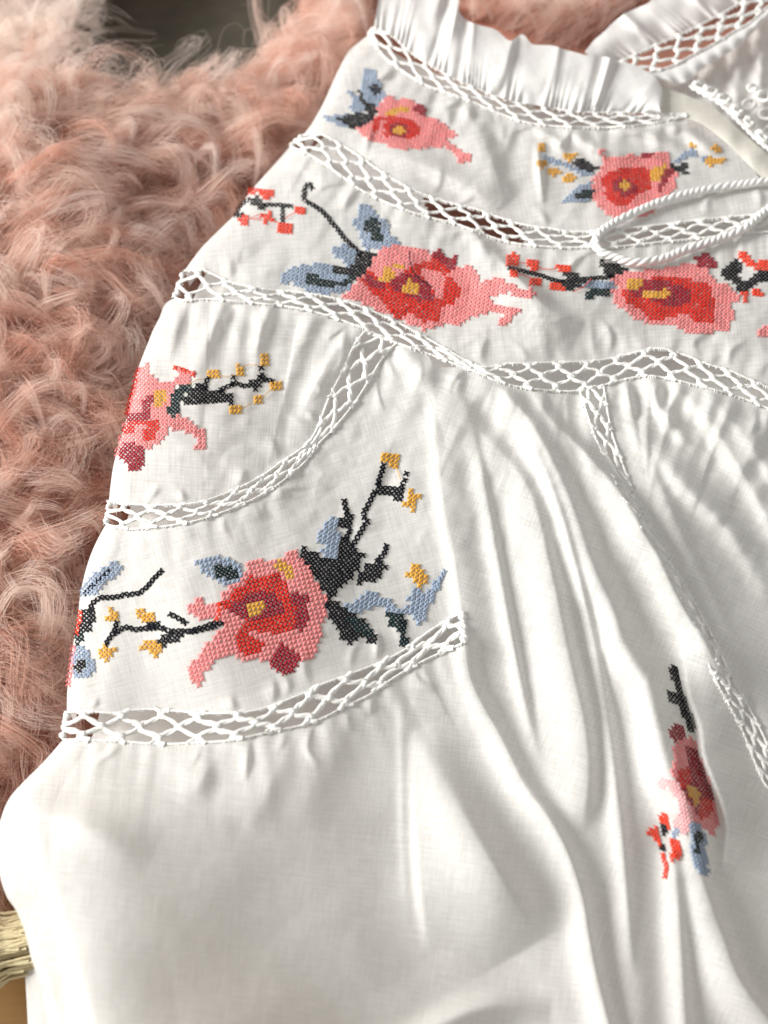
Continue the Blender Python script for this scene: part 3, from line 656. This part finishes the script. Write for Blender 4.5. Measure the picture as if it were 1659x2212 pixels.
ZA = zoomf(1250, 240, 700)
motif(ZA, (8.6,1.6), (-1,7.2), [
 ('leaf','blue',[(455,70),(540,85),(545,160),(600,190),(600,290),(650,320),(640,355),(590,380),(560,430),(480,400),(430,350),(400,300),(410,190),(430,120)]),
 ('vein','navy',[(510,200),(560,230),(600,280),(565,335),(510,310),(485,260)]),
 ('leaf','blue',[(255,280),(330,295),(400,330),(440,400),(440,450),(400,490),(320,470),(300,430),(340,400),(330,350)]),
 ('stem','black',[(370,270),(410,290),(420,350),(460,400),(530,410),(560,460),(550,490),(440,480),(430,420),(390,330)]),
 ('leaf','blue',[(50,510),(150,515),(280,500),(330,560),(310,640),(180,600),(100,560)]),
 ('vein','black',[(290,500),(420,490),(520,480),(570,530),(480,570),(430,600),(350,650),(300,620),(240,580),(160,565),(160,540),(240,530)]),
 ('flower','pink',[(660,330),(740,355),(860,360),(930,420),(1000,520),(1080,520),(1160,580),(1270,650),(1300,710),(1230,720),(1200,720),(1280,800),(1370,850),(1430,880),(1440,930),(1330,960),(1310,900),(1210,820),(1100,800),(930,820),(800,840),(640,790),(520,750),(400,690),(350,640),(430,600),(500,570),(560,510),(550,450),(600,380)]),
 ('petal','ochre',[(640,490),(700,455),(780,425),(870,435),(865,485),(760,490),(700,525),(650,530)]),
 ('petal','red',[(580,520),(650,530),(780,520),(900,570),(950,590),(950,690),(880,740),(820,740),(700,710),(640,720),(600,690),(650,640),(590,610),(520,690),(500,590)]),
 ('petal','pink',[(590,560),(640,545),(640,590),(600,620)]),
 ('heart','crimson',[(690,590),(760,570),(830,600),(850,680),(800,740),(720,700),(660,660)]),
 ('petal','crimson',[(920,395),(1040,450),(1010,520),(930,490),(880,470)]),
 ('center','ochre',[(715,630),(780,612),(825,660),(770,705),(710,675)])],
 flower_label='small pink cross-stitched flower nearest the shoulder')
ZB = zoomf(2080, 520, 820)
motif(ZB, (9,-.4), (.8,7.4), [
 ('leaf','blue',[(95,160),(150,190),(250,230),(330,260),(400,300),(500,320),(540,310),(520,350),(450,360),(370,320),(300,280),(200,270),(140,230)]),
 ('berry','ochre',[(80,80),(135,90),(148,140),(110,170),(75,140)]), ('berry','ochre',[(65,220),(130,220),(155,270),(110,290),(60,258)]),
 ('berry','ochre',[(270,172),(383,162),(372,218),(320,235),(275,205)]), ('berry','ochre',[(148,298),(220,292),(262,335),(190,352),(148,338)]), ('berry','ochre',[(272,352),(340,337),(392,375),(330,398),(272,393)]),
 ('stem','black',[(360,220),(430,205),(480,250),(570,285),(550,310),(460,320),(390,290),(350,240)]),
 ('leaf','blue',[(250,560),(330,500),(400,430),(500,400),(540,430),(530,500),(480,560),(380,570),(310,565)]),
 ('vein','teal',[(360,505),(430,485),(500,455),(545,490),(480,535),(390,535)]),
 ('flower','pink',[(550,145),(605,135),(612,200),(760,200),(800,180),(900,190),(960,170),(1110,160),(1120,260),(1180,310),(1185,450),(1120,500),(1000,540),(1000,640),(850,690),(740,680),(640,670),(560,590),(510,540),(530,480),(500,440),(560,390),(480,390),(560,320),(590,270),(600,210)]),
 ('petal','red',[(600,360),(660,310),(760,300),(900,290),(970,300),(960,360),(1000,450),(900,490),(850,540),(770,600),(700,590),(640,540),(600,500),(610,440),(590,420)]),
 ('heart','crimson',[(660,400),(730,370),(830,400),(880,440),(860,500),(760,520),(680,460)]),
 ('petal','crimson',[(880,190),(930,158),(1010,168),(995,212),(900,228)]),
 ('petal','ochre',[(965,330),(1020,278),(1100,258),(1130,270),(1085,315),(1045,385),(1000,415),(955,350)]),
 ('petal','crimson',[(1090,300),(1150,280),(1165,310),(1115,390),(1070,440),(1062,500),(1028,485),(1060,380)]),
 ('center','ochre',[(725,408),(780,385),(825,430),(790,480),(725,452)]),
 ('leaf','blue',[(1140,248),(1200,208),(1250,148),(1330,143),(1352,190),(1280,203),(1200,245)]),
 ('stem','black',[(1130,260),(1200,263),(1270,232),(1282,282),(1245,310),(1305,322),(1240,362),(1215,310),(1150,312)]),
 ('leaf','blue',[(1362,188),(1435,205),(1412,252),(1378,232)]),
 ('berry','ochre',[(1262,92),(1320,95),(1364,138),(1310,138)]), ('berry','ochre',[(1462,130),(1500,100),(1536,150),(1490,174)]),
 ('berry','ochre',[(1410,252),(1438,202),(1562,212),(1552,252),(1480,262),(1472,292),(1428,272)])],
 flower_label='pink flower with a red middle above the drawstring')
ZC = zoomf(900, 680, 400)
motif(ZC, (9.5,1), (-1,9), [
 ('stem','black',[(340,400),(500,395),(520,480),(620,540),(620,640),(540,640),(530,580),(460,580),(370,500)]),
 ('berry','verm',[(350,270),(470,210),(475,330),(340,390)]), ('berry','verm',[(515,290),(715,275),(725,412),(620,425),(540,475)]), ('berry','verm',[(175,735),(352,705),(345,845),(175,855)]),
 ('berry','verm',[(545,655),(725,655),(725,805),(565,835)]), ('berry','verm',[(828,815),(1022,845),(1015,1012),(828,1005)]), ('berry','verm',[(1060,545),(1253,565),(1255,715),(1058,665)])],
 stems=[('black',[(330,440),(210,530),(150,620),(110,720),(220,680)]), ('black',[(600,530),(720,530),(850,530),(1020,550)]), ('black',[(880,590),(880,690),(880,790)])])
for p in ([(360,740),(450,700),(550,665)], [(360,755),(450,750),(550,765)], [(700,785),(760,800),(830,815)], [(920,745),(990,700),(1070,665)], [(460,280),(500,295),(560,300)]): thread(ZC, p, 'verm', .9)
ZD = zoomf(1080, 700, 1060)
motif(ZD, (10.6,1.8), (-1.4,9.8), [
 ('leaf','blue',[(530,155),(600,178),(650,240),(705,290),(705,350),(765,370),(765,412),(680,435),(620,455),(560,445),(530,380),(530,330),(487,310),(485,245),(520,240)]),
 ('vein','teal',[(555,255),(625,250),(665,290),(670,390),(620,400),(598,340),(565,335)]),
 ('leaf','blue',[(345,425),(440,405),(495,450),(505,510),(480,550),(430,545),(400,490),(355,475)]),
 ('leaf','blue',[(25,645),(80,565),(200,530),(300,525),(360,555),(420,600),(475,630),(485,690),(400,712),(300,725),(200,705),(120,655)]),
 ('vein','teal',[(195,595),(272,600),(292,638),(400,643),(500,605),(560,555),(545,610),(440,675),(330,675),(195,660)]),
 ('stem','black',[(345,535),(420,558),(490,545),(520,520),(500,470),(545,455),(640,455),(632,512),(565,585),(500,625),(440,605),(370,580)]),
 ('flower','pink',[(640,450),(720,420),(830,425),(930,435),(970,490),(1100,560),(1200,535),(1250,600),(1270,650),(1360,615),(1450,645),(1510,695),(1590,685),(1612,738),(1500,735),(1430,705),(1330,740),(1330,770),(1440,788),(1533,815),(1480,855),(1440,905),(1375,905),(1420,850),(1400,822),(1240,850),(1150,905),(1000,912),(930,945),(770,870),(600,810),(480,750),(410,735),(480,700),(500,630),(560,580),(610,530)]),
 ('petal','red',[(540,620),(590,570),(640,620),(710,620),(760,600),(850,540),(960,520),(990,470),(1080,520),(1110,560),(1060,600),(1140,650),(1150,720),(1100,780),(1020,800),(1010,890),(920,890),(860,840),(800,860),(750,870),(700,820),(640,740),(560,670)]),
 ('petal','pink',[(895,565),(950,575),(1055,600),(1045,745),(1000,765),(970,660),(918,632)]),
 ('heart','crimson',[(720,640),(800,590),(900,610),(970,670),(990,760),(900,770),(800,720),(720,690)]),
 ('petal','crimson',[(550,640),(590,590),(640,640),(690,650),(690,700),(620,690)]),
 ('petal','ochre',[(635,645),(688,550),(742,565),(752,600),(705,645)]), ('petal','ochre',[(728,550),(802,528),(805,570),(760,572)]),
 ('center','ochre',[(775,682),(828,626),(888,658),(884,718),(798,720)]),
 ('petal','crimson',[(970,480),(1020,437),(1060,490),(1133,478),(1133,532),(1090,585),(1040,540)])],
 stems=[('black',[(235,65),(215,40),(190,60),(185,100),(188,140),(250,175),(300,215),(350,270),(395,325),(440,385),(490,430),(530,470)])],
 flower_label='large pink and red cross-stitched flower with trailing petals on the yoke')
thread(ZD, [(832,450),(836,500),(850,560),(880,610),(920,640),(960,665)], 'black', 1.1, .0022)
ZE = zoomf(1970, 960, 1054)
motif(ZE, (10.4,.5), (-.6,9.4), [
 ('stem','black',[(385,175),(430,188),(565,200),(560,230),(500,268),(445,262),(442,302),(398,302),(380,245),(400,215)]),
 ('leaf','black',[(618,98),(700,128),(780,148),(812,192),(720,205),(640,205)]),
 ('leaf','blue',[(535,228),(640,222),(722,250),(700,278),(600,274),(518,272)]),
 ('vein','teal',[(528,290),(620,276),(702,280),(672,332),(625,332),(585,322),(598,362),(508,342),(540,320)]),
 ('berry','verm',[(38,62),(103,57),(108,132),(46,142)]), ('berry','verm',[(162,108),(238,106),(243,158),(176,158)]), ('berry','verm',[(347,122),(428,127),(428,173),(352,173)]),
 ('berry','verm',[(182,208),(258,206),(263,248),(192,252)]), ('berry','verm',[(312,238),(393,236),(393,288),(317,288)]), ('berry','verm',[(50,163),(98,163),(98,202),(56,194)]),
 ('flower','pink',[(680,215),(810,170),(1000,160),(1150,120),(1290,150),(1310,230),(1440,270),(1480,330),(1490,380),(1430,370),(1450,440),(1410,550),(1150,555),(1080,500),(920,500),(840,470),(760,400),(700,380),(690,290),(740,270)]),
 ('petal','red',[(760,300),(890,220),(1080,200),(1200,230),(1310,260),(1320,330),(1320,490),(1210,490),(1150,430),(1060,460),(940,480),(870,420),(790,370)]),
 ('heart','crimson',[(900,220),(1010,220),(1100,260),(1190,280),(1170,380),(1060,390),(920,350),(830,340),(800,290)]),
 ('petal','ochre',[(762,230),(887,213),(882,272),(798,287)]), ('center','ochre',[(883,293),(1042,283),(1048,332),(898,342)]),
 ('petal','crimson',[(1188,83),(1280,67),(1353,120),(1322,158),(1238,148)]),
 ('stem','black',[(1368,170),(1450,98),(1494,108),(1474,200),(1520,250),(1540,218),(1620,168),(1700,190),(1700,242),(1580,244),(1542,293),(1480,304),(1438,222),(1388,224)]),
 ('berry','verm',[(1473,53),(1542,66),(1604,140),(1592,184),(1538,134),(1488,103)]), ('berry','verm',[(1598,88),(1690,92),(1690,163),(1608,163)]), ('berry','verm',[(1553,278),(1622,276),(1624,334),(1562,334)]), ('berry','verm',[(1493,298),(1532,308),(1534,362),(1498,344)]),
 ('petal','pink',[(1588,540),(1640,513),(1700,513),(1700,568),(1598,568)])],
 stems=[('black',[(60,152),(120,165),(200,185),(290,212),(380,238)]), ('black',[(570,215),(630,212),(690,205)])],
 flower_label='wide pink and red cross-stitched flower below the drawstring')
for p in ([(105,118),(140,118),(170,122)], [(235,148),(300,158),(355,152)], [(100,185),(150,195),(190,215)], [(450,298),(520,262),(562,218)]): thread(ZE, p, 'verm', .9)
ZF = zoomf(430, 1380, 700)
motif(ZF, (10.6,-.8), (.4,10.6), [
 ('flower','pink',[(280,150),(370,130),(390,240),(440,280),(600,280),(650,240),(620,160),(790,210),(770,290),(720,320),(640,320),(590,450),(530,600),(640,610),(760,640),(780,700),(890,740),(910,830),(910,930),(850,950),(790,900),(830,840),(780,770),(690,770),(570,720),(540,780),(480,870),(400,900),(340,950),(100,960),(50,1010),(110,790),(150,640),(200,450),(245,300)]),
 ('petal','crimson',[(335,410),(422,412),(424,480),(382,540),(382,640),(470,640),(440,680),(330,660),(150,700),(160,590),(250,600),(305,560)]),
 ('petal','red',[(130,700),(330,640),(485,650),(485,740),(430,815),(380,855),(305,815),(360,720),(250,700),(222,795),(125,775)]),
 ('petal','ochre',[(440,395),(545,375),(545,440),(500,525),(415,525)]),
 ('petal','crimson',[(105,890),(200,848),(272,878),(344,940),(334,1055),(262,1135),(176,1115),(186,1060),(105,1025)]),
 ('leaf','teal',[(648,320),(745,325),(775,370),(695,430),(665,500),(625,625),(535,605),(588,430)]),
 ('stem','black',[(750,370),(840,318),(900,330),(930,400),(1040,360),(1090,385),(1165,440),(1140,515),(1080,470),(900,492),(780,505),(690,490),(720,440)]),
 ('stem','black',[(1270,330),(1390,230),(1450,240),(1440,290),(1370,375),(1280,355)]),
 ('berry','ochre',[(922,165),(1034,176),(1024,255),(925,255)]), ('berry','ochre',[(1166,145),(1274,156),(1264,245),(1166,225)]), ('berry','ochre',[(1426,46),(1494,46),(1484,153),(1416,134)]),
 ('berry','ochre',[(1526,286),(1604,286),(1588,384),(1506,374)]), ('berry','ochre',[(1346,406),(1444,406),(1424,504),(1326,494)]), ('berry','ochre',[(1158,496),(1260,518),(1202,614),(1106,572)])],
 stems=[('black',[(925,270),(905,310),(890,350)]), ('black',[(1050,365),(1120,335),(1180,310),(1250,330)]), ('black',[(1160,250),(1150,310)]), ('black',[(1420,170),(1430,230)]), ('black',[(1430,265),(1520,290)]),
        ('red',[(268,190),(245,290),(205,440),(170,580)]), ('verm',[(620,165),(700,190),(785,225)])],
 flower_label='pink and crimson cross-stitched flower wrapping over the shoulder edge')
for p in ([(740,320),(820,275),(890,265)], [(1030,235),(1110,240),(1170,230)], [(1250,145),(1330,130),(1410,135)], [(1500,370),(1460,410),(1430,440)], [(1330,490),(1280,520),(1240,540)]): thread(ZF, p, 'ochre', .7)
ZG = zoomf(240, 2130, 600)
motif(ZG, (11.6,-1), (1,11.6), [
 ('leaf','blue',[(550,245),(695,250),(645,340),(600,375),(540,425),(460,495),(430,565),(330,595),(250,625),(222,690),(222,520),(255,425),(340,385),(450,315)]),
 ('stem','black',[(232,765),(375,755),(355,995),(205,995)]), ('stem','teal',[(148,1015),(245,995),(224,1115),(145,1135)]),
 ('leaf','blue',[(150,1150),(230,1145),(325,1255),(375,1330),(335,1485),(128,1475),(120,1280)]),
 ('vein','black',[(138,1320),(285,1290),(245,1440),(185,1440),(175,1390),(133,1375)]),
 ('berry','ochre',[(535,745),(650,755),(604,895),(494,875)]), ('berry','ochre',[(785,800),(860,725),(930,775),(1045,795),(1015,875),(930,905),(845,855)]),
 ('berry','ochre',[(395,1242),(470,1145),(595,1178),(512,1305)]), ('berry','ochre',[(855,1150),(930,1075),(1040,1095),(1115,1160),(1032,1265)]),
 ('stem','black',[(920,905),(1000,870),(1090,900),(1130,960),(1000,985),(930,960)]), ('stem','black',[(1150,1000),(1240,940),(1340,940),(1360,1010),(1300,1080),(1180,1110),(1110,1150),(1040,1080)])],
 stems=[('black',[(275,565),(340,500),(400,440),(460,380),(520,340)]), ('black',[(1090,335),(1010,415),(900,535),(800,580),(690,590),(560,620),(430,625),(350,680),(320,740)]),
        ('black',[(605,895),(575,990),(530,1060),(490,1130)]), ('black',[(600,1000),(700,945),(800,965),(900,955),(1000,930)]), ('black',[(1130,970),(1200,985)]), ('black',[(1350,985),(1450,985),(1550,965),(1670,935)]),
        ('black',[(1200,805),(1280,845),(1350,895)]), ('verm',[(214,790),(200,900),(175,1000)]), ('pink',[(135,1160),(118,1300),(100,1440),(82,1560)])])
ZH = zoomf(720, 2080, 600)
motif(ZH, (11.2,-2.8), (2.8,11.4), [
 ('leaf','blue',[(115,340),(200,318),(330,305),(480,325),(600,368),(695,470),(640,565),(560,605),(470,625),(340,565),(230,475),(145,412)]),
 ('vein','teal',[(315,420),(380,385),(460,405),(560,455),(645,488),(605,545),(540,585),(450,545),(360,515)]),
 ('flower','pink',[(810,325),(940,385),(1080,345),(1130,265),(1250,225),(1285,330),(1375,400),(1405,500),(1485,640),(1553,720),(1563,860),(1573,950),(1503,1060),(1523,1150),(1473,1230),(1463,1350),(1413,1443),(1280,1473),(1180,1405),(950,1435),(780,1435),(680,1455),(560,1395),(400,1405),(270,1535),(222,1605),(213,1728),(96,1675),(76,1580),(56,1500),(180,1370),(350,1170),(460,1030),(350,960),(180,1012),(66,932),(56,858),(118,788),(254,766),(222,850),(370,830),(430,760),(410,700),(560,620),(690,480),(680,400)]),
 ('petal','red',[(380,830),(480,800),(550,690),(640,650),(690,560),(720,530),(790,570),(900,540),(960,520),(1080,490),(1100,560),(1130,640),(1150,710),(1220,690),(1290,730),(1380,760),(1340,830),(1340,900),(1380,990),(1330,1080),(1290,1140),(1210,1100),(1120,1140),(1040,1160),(920,1150),(860,1170),(760,1100),(690,1120),(720,1200),(860,1230),(890,1280),(830,1370),(730,1400),(620,1340),(600,1250),(580,1170),(650,1080),(720,1020),(560,960),(500,900)]),
 ('heart','crimson',[(500,880),(600,800),(700,740),(850,700),(980,710),(1060,790),(1120,900),(1000,980),(850,1000),(740,1010),(650,990),(560,940)]),
 ('petal','crimson',[(1150,720),(1290,715),(1385,758),(1345,840),(1345,920),(1385,1000),(1312,1135),(1220,1100),(1230,980),(1240,860)]),
 ('petal','ochre',[(955,392),(1080,345),(1165,390),(1185,450),(1215,565),(1128,565),(1080,470),(1000,435)]),
 ('center','ochre',[(665,830),(720,798),(760,818),(800,785),(885,818),(855,902),(813,965),(740,975),(687,932),(700,880)]),
 ('petal','crimson',[(1060,1265),(1170,1318),(1295,1388),(1224,1502),(1183,1573),(1080,1594),(925,1512),(978,1400)])],
 stems=[('black',[(100,1115),(220,1080),(330,1045),(430,1040)]), ('verm',[(395,840),(400,900),(370,985)])],
 flower_label='large pink and red cross-stitched flower with a crimson petal on the sleeve')
ZI = zoomf(1160, 1760, 640)
motif(ZI, (11.8,1.4), (-1.8,11.8), [
 ('leaf','blue',[(440,695),(465,730),(420,830),(470,900),(460,1000),(460,1090),(400,1145),(275,1102),(308,1020),(235,950),(255,878),(308,775)]),
 ('stem','black',[(80,1035),(180,1065),(270,1105),(400,1148),(450,1040),(478,920),(562,928),(614,1028),(642,1068),(724,1093),(672,1182),(622,1272),(562,1364),(452,1432),(402,1524),(308,1482),(248,1422),(228,1340),(148,1250),(108,1172),(36,1092)]),
 ('stem','black',[(495,655),(572,635),(594,785),(560,850),(450,832),(478,720)]),
 ('stem','black',[(815,365),(900,365),(960,396),(1060,416),(1092,386),(1115,480),(1115,565),(1080,594),(1018,552),(950,503),(858,473),(805,452)]),
 ('berry','ochre',[(886,55),(1056,92),(1034,205),(864,164)]), ('berry','ochre',[(1188,444),(1285,488),(1213,666),(1104,592)]), ('berry','ochre',[(1225,1198),(1362,1320),(1297,1426),(1143,1312)]),
 ('leaf','black',[(735,1200),(820,1185),(840,1128),(892,1148),(934,1220),(894,1292),(842,1384),(730,1394),(610,1410),(648,1320),(706,1270)]),
 ('leaf','black',[(316,1650),(400,1585),(522,1626),(574,1686),(654,1736),(744,1796),(816,1876),(826,1994),(780,2006),(718,1954),(640,1954),(580,2026),(476,1952),(446,1880),(386,1790)]),
 ('vein','teal',[(500,1715),(640,1735),(805,1875),(805,1975),(700,1905),(560,1805)]),
 ('leaf','blue',[(515,1590),(600,1566),(700,1494),(840,1474),(904,1536),(984,1566),(1044,1636),(1120,1656),(1180,1600),(1146,1530),(1250,1426),(1304,1426),(1304,1516),(1400,1406),(1480,1310),(1540,1290),(1464,1452),(1384,1604),(1324,1664),(1364,1754),(1280,1804),(1150,1704),(1050,1714),(900,1644),(840,1624),(640,1704),(556,1664)]),
 ('vein','teal',[(925,1665),(1000,1696),(1122,1686),(1134,1790),(1144,1900),(1156,2034),(1076,2044),(1056,1900),(966,1812)])],
 stems=[('black',[(512,560),(518,610),(530,660)]), ('black',[(560,860),(525,930)]), ('black',[(905,190),(880,290),(850,370)]), ('black',[(810,470),(770,550),(735,630),(705,700),(735,755),(695,830),(640,930),(600,1000)]),
        ('black',[(1140,275),(1125,330),(1095,395)]), ('black',[(935,1015),(915,1080),(870,1140)]), ('black',[(350,1500),(340,1600)]), ('blue',[(1525,1280),(1480,1360),(1430,1450)])])
thread(ZI, [(1020,190),(1060,260),(1080,330)], 'ochre', .8)
ZJ = zoomf(2500, 2600, 400, 983)
motif(ZJ, (8.6,2.6), (2.2,10.6), [
 ('stem','black',[(345,55),(402,50),(432,200),(472,310),(542,500),(592,640),(592,695),(528,705),(498,620),(438,500),(418,425),(336,435),(305,330),(310,280),(345,290),(398,350),(400,260),(336,160)]),
 ('flower','pink',[(380,800),(470,760),(540,750),(600,780),(620,900),(690,1060),(790,1400),(810,1600),(760,1700),(660,1620),(560,1560),(500,1380),(440,1230),(340,1070),(380,1000),(360,900)]),
 ('petal','crimson',[(325,670),(420,605),(474,660),(474,762),(400,805),(345,740)]),
 ('heart','crimson',[(470,850),(520,840),(600,860),(680,1060),(760,1300),(750,1380),(700,1500),(640,1560),(560,1420),(480,1320),(400,1180),(450,1060),(520,1000)]),
 ('petal','red',[(395,1080),(480,1025),(545,1055),(545,1185),(500,1245),(425,1212)]), ('petal','red',[(650,1340),(755,1378),(742,1485),(640,1565),(595,1450)]),
 ('center','ochre',[(505,1230),(570,1205),(625,1280),(625,1385),(570,1418),(515,1300)]),
 ('petal','lit_pink',[(225,1170),(300,1125),(400,1175),(475,1300),(545,1440),(565,1560),(525,1685),(445,1685),(345,1592),(355,1540),(435,1450),(395,1330),(315,1235),(245,1235)]),  # same pink thread, light on the fold crest coloured in as a paler tone
 ('berry','verm',[(290,1460),(335,1530),(345,1645),(245,1585),(235,1500)]), ('berry','verm',[(95,1660),(220,1605),(245,1680),(255,1795),(175,1725),(115,1705)]), ('berry','verm',[(335,1735),(405,1735),(455,1880),(335,1965),(325,1890),(375,1850),(355,1780)]),
 ('stem','black',[(245,1585),(325,1595),(314,1695),(255,1685)]), ('stem','black',[(225,1808),(284,1785),(284,1865),(235,1855)]),
 ('leaf','blue',[(545,1555),(622,1596),(684,1700),(694,1840),(704,1980),(714,2064),(650,2104),(566,2002),(526,1860),(556,1760),(526,1640)]),
 ('vein','teal',[(618,1635),(664,1720),(626,1750),(618,1830),(626,1885),(556,1845),(596,1800),(556,1712)]),
 ('leaf','blue',[(365,1635),(435,1635),(435,1695),(345,1715)])],
 stems=[('verm',[(270,1890),(300,2000),(290,2090)])],
 flower_label='dark crimson flower in the shaded fold of the front panel')

# ------------------------------------------------------------------ tassel beside the sleeve
M_yarn = thread_mat('cream_yarn', srgb(226, 212, 172), .9, .15, 900, .08)
tb = unproj(-60, 2035, -.05)
tas = thing('yarn_tassel', 'cream cotton yarn tassel half tucked under the puffed sleeve', 'tassel', tuple(tb))
def tassel():
    n = 170; K = 30; t = np.linspace(0, 1, K)
    a = unproj(-210, 2095, -.022); b = unproj(78, 2030, -.022); d = b - a; w = np.array([-d[1], d[0], 0]); w /= np.linalg.norm(w)
    P = []
    for i in range(n):
        o = rng.normal(0, 1, 2); o /= max(1, np.linalg.norm(o)); r = .0135
        bulge = r * (.35 + .75 * np.sin(np.clip(t * 1.25, 0, 1) * 2.5))
        p = a[None] + d[None] * (t * rng.uniform(.9, 1.03))[:, None] + w[None] * (o[0] * bulge + rng.normal(0, .0016) * np.sin(t * rng.uniform(4, 9) + rng.uniform(0, 6)))[:, None] + np.array([0, 0, 1])[None] * (o[1] * bulge * .8)[:, None]
        P.append(p)
    r = np.full((n, K), .00062) * (1 + .15 * np.sin(np.arange(K) * 2.2))[None]
    mesh_obj('skirt', *tubes(np.array(P), r, r, 6), M_yarn, tas)
    c = a + d * .12; th = np.linspace(0, 6.283, 20, endpoint=False); bands = []
    dn = d / np.linalg.norm(d)
    for k in range(5):
        q = c[None] + dn[None] * (k * .0018) + (w[None] * np.cos(th)[:, None] + np.array([0, 0, 1])[None] * np.sin(th)[:, None]) * .0085
        bands.append(q)
    mesh_obj('binding', *tubes(np.array(bands), np.full((5, 20), .0011), np.full((5, 20), .0011), 6, up=dn, closed=True), M_yarn, tas)
tassel()
